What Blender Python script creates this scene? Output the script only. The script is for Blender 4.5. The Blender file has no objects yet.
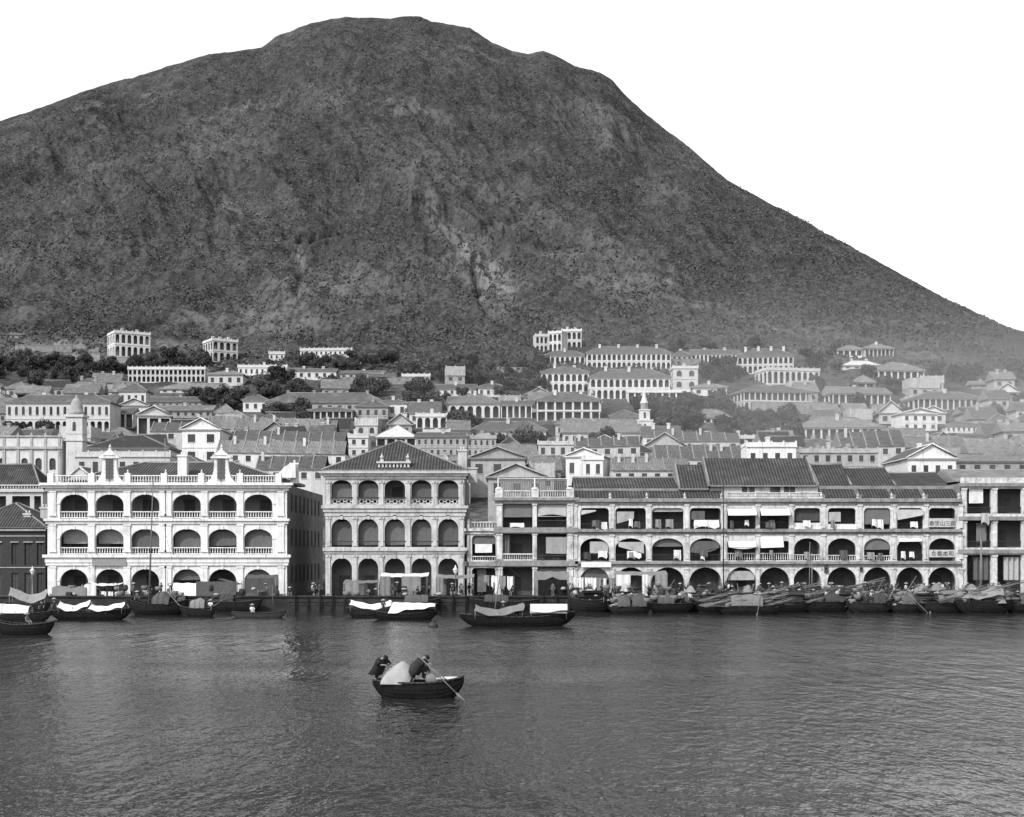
HAZE, SUN, SKYS, EXPO, SMOKE = 0., 2.0, .15, .9, .0019
WM, WL, WF, WR = .19, .33, .01, .08
import bpy, math, random
import numpy as np
from mathutils import Vector, Matrix
random.seed(7)
C = bpy.data.collections.new('place'); bpy.context.scene.collection.children.link(C)
scene = bpy.context.scene
F, CX, HY, EYE = 1450.0, 512.0, 552.0, 7.6        # focal length in pixels, horizon row, eye height
def PX(px, Y): return (px-CX)/F*Y
def PZ(py, Y): return EYE+(HY-py)/F*Y
R = math.radians

# ------------------------------------------------------------------ materials (black and white place)
def nt(m):
    m.use_nodes = True; t = m.node_tree; t.nodes.clear(); return t
def N(t, typ, **kw):
    n = t.nodes.new(typ)
    for k, v in kw.items():
        if k.startswith('_'): n.inputs[k[1:].replace('_', ' ')].default_value = v
        else: setattr(n, k, v)
    return n
def math_node(t, op, a, b=None, clamp=False):
    n = t.nodes.new('ShaderNodeMath'); n.operation = op; n.use_clamp = clamp
    for i, v in enumerate((a, b)):
        if v is None: continue
        if isinstance(v, (int, float)): n.inputs[i].default_value = v
        else: t.links.new(v, n.inputs[i])
    return n.outputs[0]
def noise(t, scale, detail=3, rough=.55, vec=None, stretch=None):
    n = N(t, 'ShaderNodeTexNoise', _Scale=scale, _Detail=detail, _Roughness=rough)
    if vec is None:
        tc = N(t, 'ShaderNodeTexCoord'); vec = tc.outputs['Object']
    if stretch:
        mp = N(t, 'ShaderNodeMapping'); mp.inputs['Scale'].default_value = stretch
        t.links.new(vec, mp.inputs['Vector']); vec = mp.outputs[0]
    t.links.new(vec, n.inputs['Vector']); return n.outputs['Fac']
def smooth(t, v, lo, hi, a=0., b=1.):
    n = N(t, 'ShaderNodeMapRange', interpolation_type='SMOOTHSTEP')
    t.links.new(v, n.inputs['Value'])
    n.inputs['From Min'].default_value = lo; n.inputs['From Max'].default_value = hi
    n.inputs['To Min'].default_value = a; n.inputs['To Max'].default_value = b
    return n.outputs['Result']
def plain(name, base, var=.15, scale=1.2, streak=.0, bump=.0, rough=.85, rnd=.0, dirt=.0, spec=.2):
    """grey surface: fine mottling, rain streaks, dirt patches, a little difference between copies"""
    m = bpy.data.materials.new(name); t = nt(m)
    out = N(t, 'ShaderNodeOutputMaterial'); b = N(t, 'ShaderNodeBsdfPrincipled', _Roughness=rough)
    b.inputs['Specular IOR Level'].default_value = spec
    t.links.new(b.outputs[0], out.inputs['Surface'])
    v = smooth(t, noise(t, scale, 4, .65), .25, .75, 1-var, 1+var)
    if streak:
        s = smooth(t, noise(t, 1.0, 4, .6, stretch=(2.6, 2.6, .22)), .48, .78, 1, 1-streak)
        v = math_node(t, 'MULTIPLY', v, s)
    if dirt:
        s = smooth(t, noise(t, .33, 5, .7), .5, .72, 1, 1-dirt)
        v = math_node(t, 'MULTIPLY', v, s)
    if rnd:
        oi = N(t, 'ShaderNodeObjectInfo')
        s = math_node(t, 'MULTIPLY_ADD', oi.outputs['Random'], 2*rnd); s.node.inputs[2].default_value = 1-rnd
        v = math_node(t, 'MULTIPLY', v, s)
    v = math_node(t, 'MULTIPLY', v, base)
    t.links.new(v, b.inputs['Base Color'])
    if bump:
        bp = N(t, 'ShaderNodeBump', _Strength=bump, _Distance=.08)
        t.links.new(noise(t, scale*5, 3), bp.inputs['Height']); t.links.new(bp.outputs[0], b.inputs['Normal'])
    return m
def tiled(name, base, pitch=.34, rnd=.1, contrast=.35, rows=False):
    """ribbed clay tiles: ribs run down the slope (UV in metres)"""
    m = bpy.data.materials.new(name); t = nt(m)
    out = N(t, 'ShaderNodeOutputMaterial'); b = N(t, 'ShaderNodeBsdfPrincipled', _Roughness=.85)
    b.inputs['Specular IOR Level'].default_value = .2
    t.links.new(b.outputs[0], out.inputs['Surface'])
    uv = N(t, 'ShaderNodeUVMap'); uv.uv_map = 'UVMap'
    sx = N(t, 'ShaderNodeSeparateXYZ'); t.links.new(uv.outputs[0], sx.inputs[0])
    w = math_node(t, 'SINE', math_node(t, 'MULTIPLY', sx.outputs[0], 2*math.pi/pitch))
    wv = math_node(t, 'SINE', math_node(t, 'MULTIPLY', sx.outputs[1], 2*math.pi/.55))
    rib = smooth(t, w, -.6, .6, 1-contrast, 1.0)
    crs = smooth(t, wv, .3, .95, 1.0, .86)
    v = smooth(t, noise(t, .8, 5, .7), .28, .72, .72, 1.3)
    pat = smooth(t, noise(t, .22, 4, .6), .52, .64, 1, 1.4)
    v = math_node(t, 'MULTIPLY', v, pat)
    v = math_node(t, 'MULTIPLY', v, rib); v = math_node(t, 'MULTIPLY', v, crs)
    oi = N(t, 'ShaderNodeObjectInfo')
    s = math_node(t, 'MULTIPLY_ADD', oi.outputs['Random'], 2*rnd); s.node.inputs[2].default_value = 1-rnd
    v = math_node(t, 'MULTIPLY', v, s)
    v = math_node(t, 'MULTIPLY', v, base)
    t.links.new(v, b.inputs['Base Color'])
    bp = N(t, 'ShaderNodeBump', _Strength=.7, _Distance=.1)
    t.links.new(w, bp.inputs['Height']); t.links.new(bp.outputs[0], b.inputs['Normal'])
    return m
M = {
 'white': plain('white_limewash', 0.58, .1, 1.4, streak=.42, dirt=.26, bump=.12),
 'white_far': plain('old_limewash', 0.46, .10, .7, streak=.24, dirt=.2, rnd=.14),
 'cream': plain('weathered_plaster', 0.4, .16, 1.4, streak=.5, dirt=.35, bump=.2),
 'stained': plain('stained_shophouse_plaster', 0.47, .24, 1.8, streak=.6, dirt=.55, bump=.25),
 'band': plain('grimy_ledge', 0.2, .3, 1.5, streak=.3, dirt=.4),
 'stucco': plain('grey_stucco', 0.28, .18, .9, streak=.35, dirt=.3, rnd=.2),
 'brick': plain('dark_brick', 0.035, .25, 2.5, dirt=.2),
 'sidewall': plain('shaded_side_plaster', 0.17, .25, .8, streak=.4, dirt=.4),  # shade of the side walls put into a darker plaster tone
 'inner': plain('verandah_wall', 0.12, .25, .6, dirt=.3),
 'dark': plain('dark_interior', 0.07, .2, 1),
 'shutter': plain('painted_shutter', 0.05, .2, 3, rnd=.3),
 'door': plain('door_wood', 0.12, .2, 2, rnd=.3),
 'tile': tiled('grey_clay_tiles', 0.105, .34, .1),
 'tile_near': tiled('front_clay_tiles', 0.062, .42, .06, .55),
 'tile_light': tiled('pale_clay_tiles', 0.18, .4, .15),
 'tile_dark': tiled('dark_clay_tiles', 0.045, .36, .1, .45),
 'ridge': plain('mortar_ridge', 0.18, .25, 1.5, dirt=.3),
 'paleroof': plain('limewashed_roof', 0.36, .15, .8, dirt=.3, rnd=.15),
 'wood': plain('tarred_wood', 0.013, .35, 3, rough=.95, rnd=.3, spec=.05),
 'wood_mid': plain('bare_boards', 0.032, .3, 4, rough=.9, rnd=.2),
 'pole': plain('pale_bamboo', 0.14, .2, 5, rough=.6, rnd=.3),
 'mat': plain('rattan_matting', 0.06, .35, 6, bump=.5, rnd=.35),
 'mat_pale': plain('sun_bleached_matting', 0.14, .25, 6, bump=.5, rnd=.2),
 'cloth': plain('white_canvas', 0.54, .08, 2, rnd=.06),
 'cloth_grey': plain('grey_canvas', 0.17, .15, 2, dirt=.2, rnd=.2),
 'blind': plain('split_cane_blind', 0.1, .12, 3, streak=.2, rnd=.25),
 'blind_pale': plain('pale_cloth_blind', 0.27, .12, 2, streak=.2, rnd=.15),
 'stone': plain('quay_granite', 0.028, .35, .9, bump=.4, dirt=.4),
 'iron': plain('iron', 0.03, .2, 4, rough=.5),
 'skin': plain('skin', 0.18, .05, 5), 'hair': plain('black_hair', .015, .1, 5),
 'darkcloth': plain('dark_cotton', 0.018, .2, 4, rnd=.3), 'palecloth': plain('white_cotton', 0.5, .1, 4, rnd=.1),
 'midcloth': plain('grey_cotton', 0.09, .2, 4, rnd=.4), 'straw': plain('straw', 0.24, .2, 5, rnd=.2),
 'scrubleaf': plain('scrub_leaves', .07, .5, .3), 'leaf': plain('leaves', 0.042, .5, .5, rnd=.4), 'bark': plain('bark', 0.04, .3, 2),
 'cargo': plain('piled_wood', 0.06, .5, 3, rnd=.4), 'glass': plain('lamp_glass', .8, .05, 3, rough=.15, spec=.5),
 'panel': plain('carved_panel', 0.2, .35, 9, dirt=.3),
 'ink': plain('black_paint', .04, .1, 4),
 'roadstone': plain('terrace_masonry', 0.2, .3, .6, dirt=.4, streak=.3, rnd=.2),
}

# ------------------------------------------------------------------ mesh helpers
class MB:
    def __init__(s, xf=None): s.v=[]; s.f=[]; s.m=[]; s.uv=[]; s.xf=xf; s.smooth=[]
    def p(s, x, y, z):
        s.v.append(s.xf(x, y, z) if s.xf else (x, y, z)); return len(s.v)-1
    def face(s, pts, m=0, uv=None, sm=False):
        ids = [s.p(*q) for q in pts]; s.f.append(ids); s.m.append(m); s.smooth.append(sm)
        s.uv.append(uv if uv else [(0,0)]*len(ids))
    def box(s, x0,x1,y0,y1,z0,z1, m=0):
        if x0>x1: x0,x1=x1,x0
        i=[s.p(x,y,z) for z in (z0,z1) for (x,y) in ((x0,y0),(x1,y0),(x1,y1),(x0,y1))]
        for q in ((3,2,1,0),(4,5,6,7),(0,1,5,4),(1,2,6,5),(2,3,7,6),(3,0,4,7)):
            s.f.append([i[k] for k in q]); s.m.append(m); s.uv.append([(0,0)]*4); s.smooth.append(False)
    def tube(s, a, b, r0, r1=None, n=6, m=0):
        r1 = r0 if r1 is None else r1
        a=Vector(a); b=Vector(b); d=(b-a)
        if d.length<1e-6: return
        q=d.to_track_quat('Z','Y'); ra=[];rb=[]
        for k in range(n):
            c=Vector((math.cos(2*math.pi*k/n), math.sin(2*math.pi*k/n),0)); c=q@c
            ra.append(s.p(*(a+c*r0))); rb.append(s.p(*(b+c*r1)))
        for k in range(n):
            j=(k+1)%n; s.f.append([ra[k],ra[j],rb[j],rb[k]]); s.m.append(m); s.uv.append([(0,0)]*4); s.smooth.append(True)
        s.f.append(ra[::-1]); s.m.append(m); s.uv.append([(0,0)]*n); s.smooth.append(False)
        s.f.append(rb); s.m.append(m); s.uv.append([(0,0)]*n); s.smooth.append(False)
    def lathe(s, cx, cy, prof, n=8, m=0):
        rings=[[s.p(cx+r*math.cos(2*math.pi*k/n), cy+r*math.sin(2*math.pi*k/n), z) for k in range(n)] for r,z in prof]
        for a,b in zip(rings, rings[1:]):
            for k in range(n):
                j=(k+1)%n; s.f.append([a[k],a[j],b[j],b[k]]); s.m.append(m); s.uv.append([(0,0)]*4); s.smooth.append(n>4)
        for rr in (rings[0][::-1], rings[-1]):
            s.f.append(rr); s.m.append(m); s.uv.append([(0,0)]*n); s.smooth.append(False)
    def grid(s, fn, nu, nv, m=0, sm=True):
        ids=[[s.p(*fn(i/nu, j/nv)) for i in range(nu+1)] for j in range(nv+1)]
        for j in range(nv):
            for i in range(nu):
                s.f.append([ids[j][i],ids[j][i+1],ids[j+1][i+1],ids[j+1][i]]); s.m.append(m); s.uv.append([(0,0)]*4); s.smooth.append(sm)
    def sheet(s, fn, nu, nv, th=.03, m=0):
        """cloth or matting with a front and a back"""
        s.grid(fn, nu, nv, m)
        s.grid(lambda u,v: tuple(a+b for a,b in zip(fn(1-u,v), (0,th,-th))), nu, nv, m)
    def mesh(s, name, mats):
        me=bpy.data.meshes.new(name); me.from_pydata(s.v, [], s.f)
        for k in mats: me.materials.append(M[k])
        me.polygons.foreach_set('material_index', s.m)
        me.polygons.foreach_set('use_smooth', s.smooth)
        uvl=me.uv_layers.new(name='UVMap'); flat=[]
        for u in s.uv:
            for a in u: flat += [a[0], a[1]]
        uvl.data.foreach_set('uv', flat)
        me.update(); return me
def obj(name, data, parent=None, loc=(0,0,0), rz=0):
    o=bpy.data.objects.new(name, data); C.objects.link(o); o.location=loc; o.rotation_euler=(0,0,rz)
    if parent: o.parent=parent
    return o
def part(name, mb, mats, parent, label=None, loc=(0,0,0)):
    if not mb.f: return None
    o=obj(name, mb.mesh(name, mats if isinstance(mats,(list,tuple)) else [mats]), parent, loc)
    if label: o['label']=label
    return o
def tag(o, label, cat, group=None, kind=None):
    if label: o['label']=label; o['category']=cat
    if group: o['group']=group
    if kind: o['kind']=kind
    return o
def thing(name, label, cat, loc=(0,0,0), rz=0, group=None):
    return tag(obj(name, None, None, loc, rz), label, cat, group)
def copy_tree(o, parent=None):
    c=o.copy(); C.objects.link(c); c.parent=parent
    for ch in o.children: copy_tree(ch, c)
    return c

def cell(mb, X0,X1,Z0,Z1, ox0,ox1,oz0,oz1, kind='rect', rise=0, y=0., t=.45, m=0, seg=10):
    """a wall panel with one opening, front face and reveals"""
    if kind=='arch':
        cx=(ox0+ox1)/2; a=(ox1-ox0)/2
        top=[(cx-a*math.cos(math.pi*k/seg), oz1-rise+rise*math.sin(math.pi*k/seg)) for k in range(seg+1)]
    elif kind=='chamfer':
        c=rise; top=[(ox0,oz1-c),(ox0+c*.35,oz1-c*.3),(ox0+c,oz1),(ox1-c,oz1),(ox1-c*.35,oz1-c*.3),(ox1,oz1-c)]
    else: top=[(ox0,oz1),(ox1,oz1)]
    q=lambda a,b,c,d: mb.face([a,b,c,d], m)
    q((X0,y,Z0),(ox0,y,Z0),(ox0,y,Z1),(X0,y,Z1)); q((ox1,y,Z0),(X1,y,Z0),(X1,y,Z1),(ox1,y,Z1))
    if oz0>Z0: q((ox0,y,Z0),(ox1,y,Z0),(ox1,y,oz0),(ox0,y,oz0))
    for (xa,za),(xb,zb) in zip(top, top[1:]):
        if xb-xa>1e-6: q((xa,y,za),(xb,y,zb),(xb,y,Z1),(xa,y,Z1))
        q((xb,y,zb),(xa,y,za),(xa,y+t,za),(xb,y+t,zb))
    q((ox0,y,oz0),(ox0,y+t,oz0),(ox0,y+t,top[0][1]),(ox0,y,top[0][1]))
    q((ox1,y+t,oz0),(ox1,y,oz0),(ox1,y,top[-1][1]),(ox1,y+t,top[-1][1]))
    q((ox0,y,oz0),(ox1,y,oz0),(ox1,y+t,oz0),(ox0,y+t,oz0))
def slope(mb, pts, m=0):
    """one roof slope, first edge is the eave: UV in metres"""
    P=[Vector(p) for p in pts]; e=(P[1]-P[0]).normalized(); n=(P[1]-P[0]).cross(P[-1]-P[0]).normalized(); d=n.cross(e)
    mb.face(pts, m, [((p-P[0]).dot(e),(p-P[0]).dot(d)) for p in P])
def roof(mb, x0,x1,y0,y1,z,h,kind='hip',over=.5, ridge_m=1, inset=None, rid=True):
    x0-=over;x1+=over;y0-=over;y1+=over
    w=x1-x0; d=y1-y0
    mb.box(x0,x1,y0,y1,z-.22,z-.004, ridge_m)
    if kind=='hip':
        if w>=d:
            i=d/2 if inset is None else inset; a=(x0+i,(y0+y1)/2,z+h); b=(x1-i,(y0+y1)/2,z+h)
            slope(mb,[(x0,y0,z),(x1,y0,z),b,a]); slope(mb,[(x1,y1,z),(x0,y1,z),a,b])
            slope(mb,[(x1,y0,z),(x1,y1,z),b]); slope(mb,[(x0,y1,z),(x0,y0,z),a])
        else:
            i=w/2 if inset is None else inset; a=((x0+x1)/2,y0+i,z+h); b=((x0+x1)/2,y1-i,z+h)
            slope(mb,[(x0,y0,z),(x1,y0,z),a]); slope(mb,[(x1,y1,z),(x0,y1,z),b])
            slope(mb,[(x1,y0,z),(x1,y1,z),b,a]); slope(mb,[(x0,y1,z),(x0,y0,z),a,b])
        if rid:
            for q,c in (((x0,y0,z),a),((x0,y1,z),a if w>=d else b),((x1,y0,z),b if w>=d else a),((x1,y1,z),b)):
                mb.tube(q,c,.16,.16,4,ridge_m)
            mb.tube(a,b,.18,.18,4,ridge_m)
    elif kind=='gable':        # ridge along x
        a=(x0,(y0+y1)/2,z+h); b=(x1,(y0+y1)/2,z+h)
        slope(mb,[(x0,y0,z),(x1,y0,z),b,a]); slope(mb,[(x1,y1,z),(x0,y1,z),a,b])
        mb.face([(x1,y0,z),(x1,y1,z),b],ridge_m); mb.face([(x0,y1,z),(x0,y0,z),a],ridge_m)
        if rid: mb.tube(a,b,.18,.18,4,ridge_m)
    elif kind=='front':        # ridge along y, gable faces the harbour
        a=((x0+x1)/2,y0,z+h); b=((x0+x1)/2,y1,z+h)
        slope(mb,[(x0,y1,z),(x0,y0,z),a,b]); slope(mb,[(x1,y0,z),(x1,y1,z),b,a])
        yy=y0+over
        mb.face([(x0+over,yy,z),(x1-over,yy,z),((x0+x1)/2,yy,z+h-.25)],ridge_m); mb.face([(x1,y1,z),(x0,y1,z),b],ridge_m)
        if rid:
            mb.tube(a,b,.16,.16,4,ridge_m); mb.tube((x0,y0,z),a,.16,.16,4,ridge_m); mb.tube((x1,y0,z),a,.16,.16,4,ridge_m)

# ------------------------------------------------------------------ noise and the terrain
def vnoise(x, y, seed=0):
    xi=np.floor(x).astype(np.int64); yi=np.floor(y).astype(np.int64); xf=x-xi; yf=y-yi
    u=xf*xf*xf*(xf*(xf*6-15)+10); v=yf*yf*yf*(yf*(yf*6-15)+10)
    def h(a,b):
        k=(a*374761393+b*668265263+seed*974634777)&0xffffffff
        k=((k^(k>>13))*1274126177)&0xffffffff; k=((k^(k>>16))*2246822519)&0xffffffff
        return ((k^(k>>15))&0xffffff)/float(0xffffff)
    return (h(xi,yi)*(1-u)+h(xi+1,yi)*u)*(1-v)+(h(xi,yi+1)*(1-u)+h(xi+1,yi+1)*u)*v
def fbm(x,y,oct=4,seed=0,ridged=False,gain=.5):
    s=0; a=1; t=0
    for k in range(oct):
        n=vnoise(x*2**k+k*17.3,y*2**k-k*9.1,seed+k)
        if ridged: n=1-abs(2*n-1)
        s=s+a*n; t+=a; a*=gain
    return s/t
GY=[188,235,260,300,340,370,400,440,480,520,560,600,650,700]
GP=[597.5,588.4,575,541,512,492,470,447,426,408,391,374,353,336]
SKY=[(-500,330),(-250,210),(0,121),(13,117),(50,104),(80,93),(110,84),(132,78),(170,66),(212,54),(240,51),(262,47),(275,37),(310,23),(345,16.5),
 (390,19),(402,16),(420,16),(432,22),(470,28),(490,41),(512,51),(527,54),(543,51),(556,56),(575,67),(600,73),(612,80),(625,95),(647,115),
 (690,148),(727,180),(760,199),(792,216),(840,241),(894,271),(947,300),(1004,327),(1100,372),(1300,440),(1700,500)]
YR=[(-500,1200),(0,1350),(400,1500),(650,1420),(800,1250),(1004,1020),(1300,950),(1700,900)]
def terrain_z(px, Y, s, fine=True):
    """px,Y arrays, s = 0..1 up the mountain (negative in the town)"""
    base=np.interp(Y, GY, GP)
    sky=np.interp(px,[a for a,b in SKY],[b for a,b in SKY])
    up=336+(sky-336)*(1-(1-np.clip(s,0,1))**1.45)
    py=np.where(s>0, up, base)
    z=EYE+(HY-py)/F*Y
    return z
def build_terrain():
    px=np.concatenate([np.linspace(-900,-40,60,endpoint=False), np.linspace(-40,1064,1000,endpoint=False), np.linspace(1064,2000,60)])
    rows=[]
    for Y in np.concatenate([[188.4,200,220,235],np.linspace(245,700,110)[:-1]]): rows.append(('y',Y))
    for s in np.linspace(0.0001,1,400): rows.append(('s',s))
    for k in range(1,12): rows.append(('b',k/11))
    yr=np.interp(px,[a for a,b in YR],[b for a,b in YR])
    G=np.zeros((len(rows),len(px),3))
    for i,(k,v) in enumerate(rows):
        if k=='y': Y=np.full_like(px,v); s=np.full_like(px,-1.)
        elif k=='s': s=np.full_like(px,v); Y=700+(yr-700)*v
        else: s=np.full_like(px,1.); Y=yr+v*1600
        z=terrain_z(px,Y,s)
        if k=='b':
            z0=terrain_z(px,yr,s); z=z0*(1-v)**.6*(1-.3*v)-v*20
        X=(px-CX)/F*Y
        G[i,:,0]=X; G[i,:,1]=Y; G[i,:,2]=z
    X=G[:,:,0]; Y=G[:,:,1]; Z=G[:,:,2]
    S=np.clip((Y-700)/(yr[None,:]-700),-1,1.3)
    env=np.clip(np.sin(np.pi*np.clip(S,0,1)),0,1)**.7
    skyp=np.interp(px,[a for a,b in SKY],[b for a,b in SKY]); env=env*np.clip((345-skyp)/230,.12,1)[None,:]
    wx=X+60*(fbm(X/160,Y/160,2,50)-.5); wy=Y+60*(fbm(X/160,Y/160,2,60)-.5)
    Z+=env*46*(fbm(wx/150,wy/300,4,11,True)-.62)
    Z+=env*26*(fbm(wx/60+wy/120,wy/110,4,21,True)-.6)
    m=np.clip(S*6,0,1)
    hill=np.clip((Y-560)/120,0,1)*(1-.75*np.clip((S-.85)/.15,0,1))*np.clip((400-skyp)/200,.35,1)[None,:]
    Z+=hill*7.5*(fbm(X/22,Y/28,4,31,True,.62)-.6)
    Z+=hill*3.2*(fbm(X/6,Y/7,3,41,False,.6)-.5)
    G[:,:,2]=Z
    nr,nc=Z.shape
    idx=np.arange(nr*nc).reshape(nr,nc)
    f=np.stack([idx[:-1,:-1],idx[:-1,1:],idx[1:,1:],idx[1:,:-1]],-1).reshape(-1,4)
    me=bpy.data.meshes.new('hillside'); me.vertices.add(nr*nc); me.vertices.foreach_set('co',G.reshape(-1))
    me.loops.add(f.size); me.loops.foreach_set('vertex_index',f.reshape(-1).astype(np.int32))
    me.polygons.add(len(f)); me.polygons.foreach_set('loop_start',(np.arange(len(f))*4).astype(np.int32))
    me.polygons.foreach_set('loop_total',np.full(len(f),4,dtype=np.int32)); me.update(calc_edges=True)
    me.polygons.foreach_set('use_smooth',np.ones(len(f),dtype=bool))
    o=obj('hillside',me); o['kind']='structure'
    # bare granite where the mountain has it
    qx=CX+X/Y*F+14*(fbm(X/20,Y/20,3,90)-.5); qy=HY-(Z-EYE)/Y*F+14*(fbm(X/20,Y/20,3,95)-.5); rock=np.zeros_like(X)
    for cx,cy,rx,ry,an,am in ((492,285,22,34,-.5,1.0),(440,222,46,13,.75,.7),(302,250,4,26,-.15,.8),(470,262,20,10,.4,.6),(330,95,40,18,.2,.35),(600,130,34,10,.9,.5),(660,190,24,16,.4,.45),(560,110,18,26,0,.35),(230,150,60,30,0,.3),(420,165,40,20,.4,.4),(640,265,60,24,.3,.4),(565,325,30,12,0,.5),(770,320,60,14,0,.35),(920,352,46,14,.2,.6),(380,280,80,30,0,.35),(120,250,80,40,.2,.25),(690,150,18,40,-.7,.4),(520,205,50,18,.5,.35),(890,385,14,8,0,1),(120,350,90,7,0,.9),(50,347,50,8,0,.9)):
        u=(qx-cx)*math.cos(an)+(qy-cy)*math.sin(an); v=-(qx-cx)*math.sin(an)+(qy-cy)*math.cos(an)
        rock+=am*np.exp(-(u/rx)**2-(v/ry)**2)
    groove=np.zeros_like(X)
    for line,wd_,am in (([(360,182),(400,204),(436,213),(470,232),(525,243)],3,8),([(300,246),(345,235),(400,241),(450,262),(474,264)],2.5,6),([(286,238),(296,262),(299,292)],3.5,2.5),([(470,264),(482,310),(522,336),(545,348)],3,7),([(560,200),(520,215),(500,240)],3.5,2.5),([(350,120),(372,165),(360,182)],3.5,2.5),([(620,200),(650,215),(690,260)],4,2.5),([(180,140),(210,190),(215,240)],4,2.5),([(95,150),(110,200),(140,240)],4,2.5),([(430,70),(470,120),(500,160)],4,2.5),([(600,120),(640,160),(660,190)],4,2.5)):
        d=np.full(X.shape,1e9)
        for (ax,ay),(bx,by) in zip(line,line[1:]):
            L2=(bx-ax)**2+(by-ay)**2; tt=np.clip(((qx-ax)*(bx-ax)+(qy-ay)*(by-ay))/L2,0,1); d=np.minimum(d,np.hypot(qx-ax-tt*(bx-ax),qy-ay-tt*(by-ay)))
        groove+=am*np.exp(-(d/wd_)**2)-am*.5*np.exp(-((d-3*wd_)/(1.5*wd_))**2)
    G[:,:,2]-=groove; me.vertices.foreach_set('co',G.reshape(-1)); me.update()
    at=me.attributes.new('rock','FLOAT','POINT'); at.data.foreach_set('value',np.clip(rock,0,1).reshape(-1).astype(np.float32))
    m=bpy.data.materials.new('scrub_and_rock'); t=nt(m)
    out=N(t,'ShaderNodeOutputMaterial'); b=N(t,'ShaderNodeBsdfPrincipled',_Roughness=.95); b.inputs['Specular IOR Level'].default_value=.05
    t.links.new(b.outputs[0],out.inputs['Surface'])
    big=smooth(t,noise(t,.012,4,.6),.35,.65,.8,1.25)
    mid=smooth(t,noise(t,.09,5,.75,stretch=(1.3,.6,.8)),.32,.68,.6,1.45)
    fine=smooth(t,noise(t,.5,5,.8),.32,.68,.4,1.7)
    v=math_node(t,'MULTIPLY',math_node(t,'MULTIPLY',big,mid),fine)
    v=math_node(t,'MULTIPLY',v,HILL)
    # bare granite: patches, mostly mid slope, broken up by fine noise
    av=N(t,'ShaderNodeAttribute',attribute_name='rock'); r1=math_node(t,'MAXIMUM',av.outputs['Fac'],smooth(t,noise(t,.011,3,.5),.52,.7,0,.5)); r2=smooth(t,noise(t,.16,6,.8,stretch=(1,.4,.5)),.42,.56)
    r3=smooth(t,noise(t,.42,4,.85),.55,.65)
    rk=math_node(t,'MULTIPLY',r1,r2); rk=math_node(t,'MAXIMUM',rk,math_node(t,'MULTIPLY',r3,.5))
    mx=N(t,'ShaderNodeMix'); mx.data_type='FLOAT'
    t.links.new(rk,mx.inputs[0]); t.links.new(v,mx.inputs[2]); mx.inputs[3].default_value=HILL*4.8
    # worn earth and masonry between the houses of the town
    tc=N(t,'ShaderNodeTexCoord'); sp=N(t,'ShaderNodeSeparateXYZ'); t.links.new(tc.outputs['Object'],sp.inputs[0])
    town=smooth(t,sp.outputs[1],470,640,1,0)
    ea=smooth(t,noise(t,.06,5,.7),.45,.62)
    ev=math_node(t,'MULTIPLY',smooth(t,noise(t,.5,4,.7),.3,.7,.6,1.3),.1)
    mx2=N(t,'ShaderNodeMix'); mx2.data_type='FLOAT'
    t.links.new(math_node(t,'MULTIPLY',math_node(t,'MULTIPLY',town,ea),.9),mx2.inputs[0]); t.links.new(mx.outputs[0],mx2.inputs[2]); t.links.new(ev,mx2.inputs[3])
    t.links.new(mx2.outputs[0],b.inputs['Base Color'])
    bp=N(t,'ShaderNodeBump',_Strength=.9,_Distance=1.2)
    t.links.new(noise(t,.35,5,.7),bp.inputs['Height']); t.links.new(bp.outputs[0],b.inputs['Normal'])
    me.materials.append(m)
    return G
HILL=.033
G=build_terrain()
def town_y(py): return float(np.interp(-py,[-p for p in GP],GY))
def ground(Y, px=512):
    if Y<=700: return float(terrain_z(np.array([px]),np.array([Y]),np.array([-1.]))[0])
    i=np.argmin(abs(G[:,540,1]-Y)); j=int(np.clip(np.searchsorted(G[i,:,0],PX(px,Y)),0,G.shape[1]-1)); return float(G[i,j,2])
def split_part(name,mb,mats,root):
    """loose pieces of one collector that touch each other make one part, the others parts of their own"""
    comp=[]
    for k,f in enumerate(mb.f):
        P=[mb.v[i] for i in f]; bb=[min(p[j] for p in P)-.02 for j in range(3)]+[max(p[j] for p in P)+.02 for j in range(3)]; fs=[k]; rest=[]
        for c,cf in comp:
            if all(c[j]<=bb[j+3] and bb[j]<=c[j+3] for j in range(3)): bb=[min(bb[j],c[j]) for j in range(3)]+[max(bb[j+3],c[j+3]) for j in range(3)]; fs+=cf
            else: rest.append((c,cf))
        comp=rest+[(bb,fs)]
    for bb,fs in comp:
        g=MB()
        for k in sorted(fs): g.face([mb.v[i] for i in mb.f[k]],mb.m[k],mb.uv[k],mb.smooth[k])
        part(name,g,mats,root)
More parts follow.
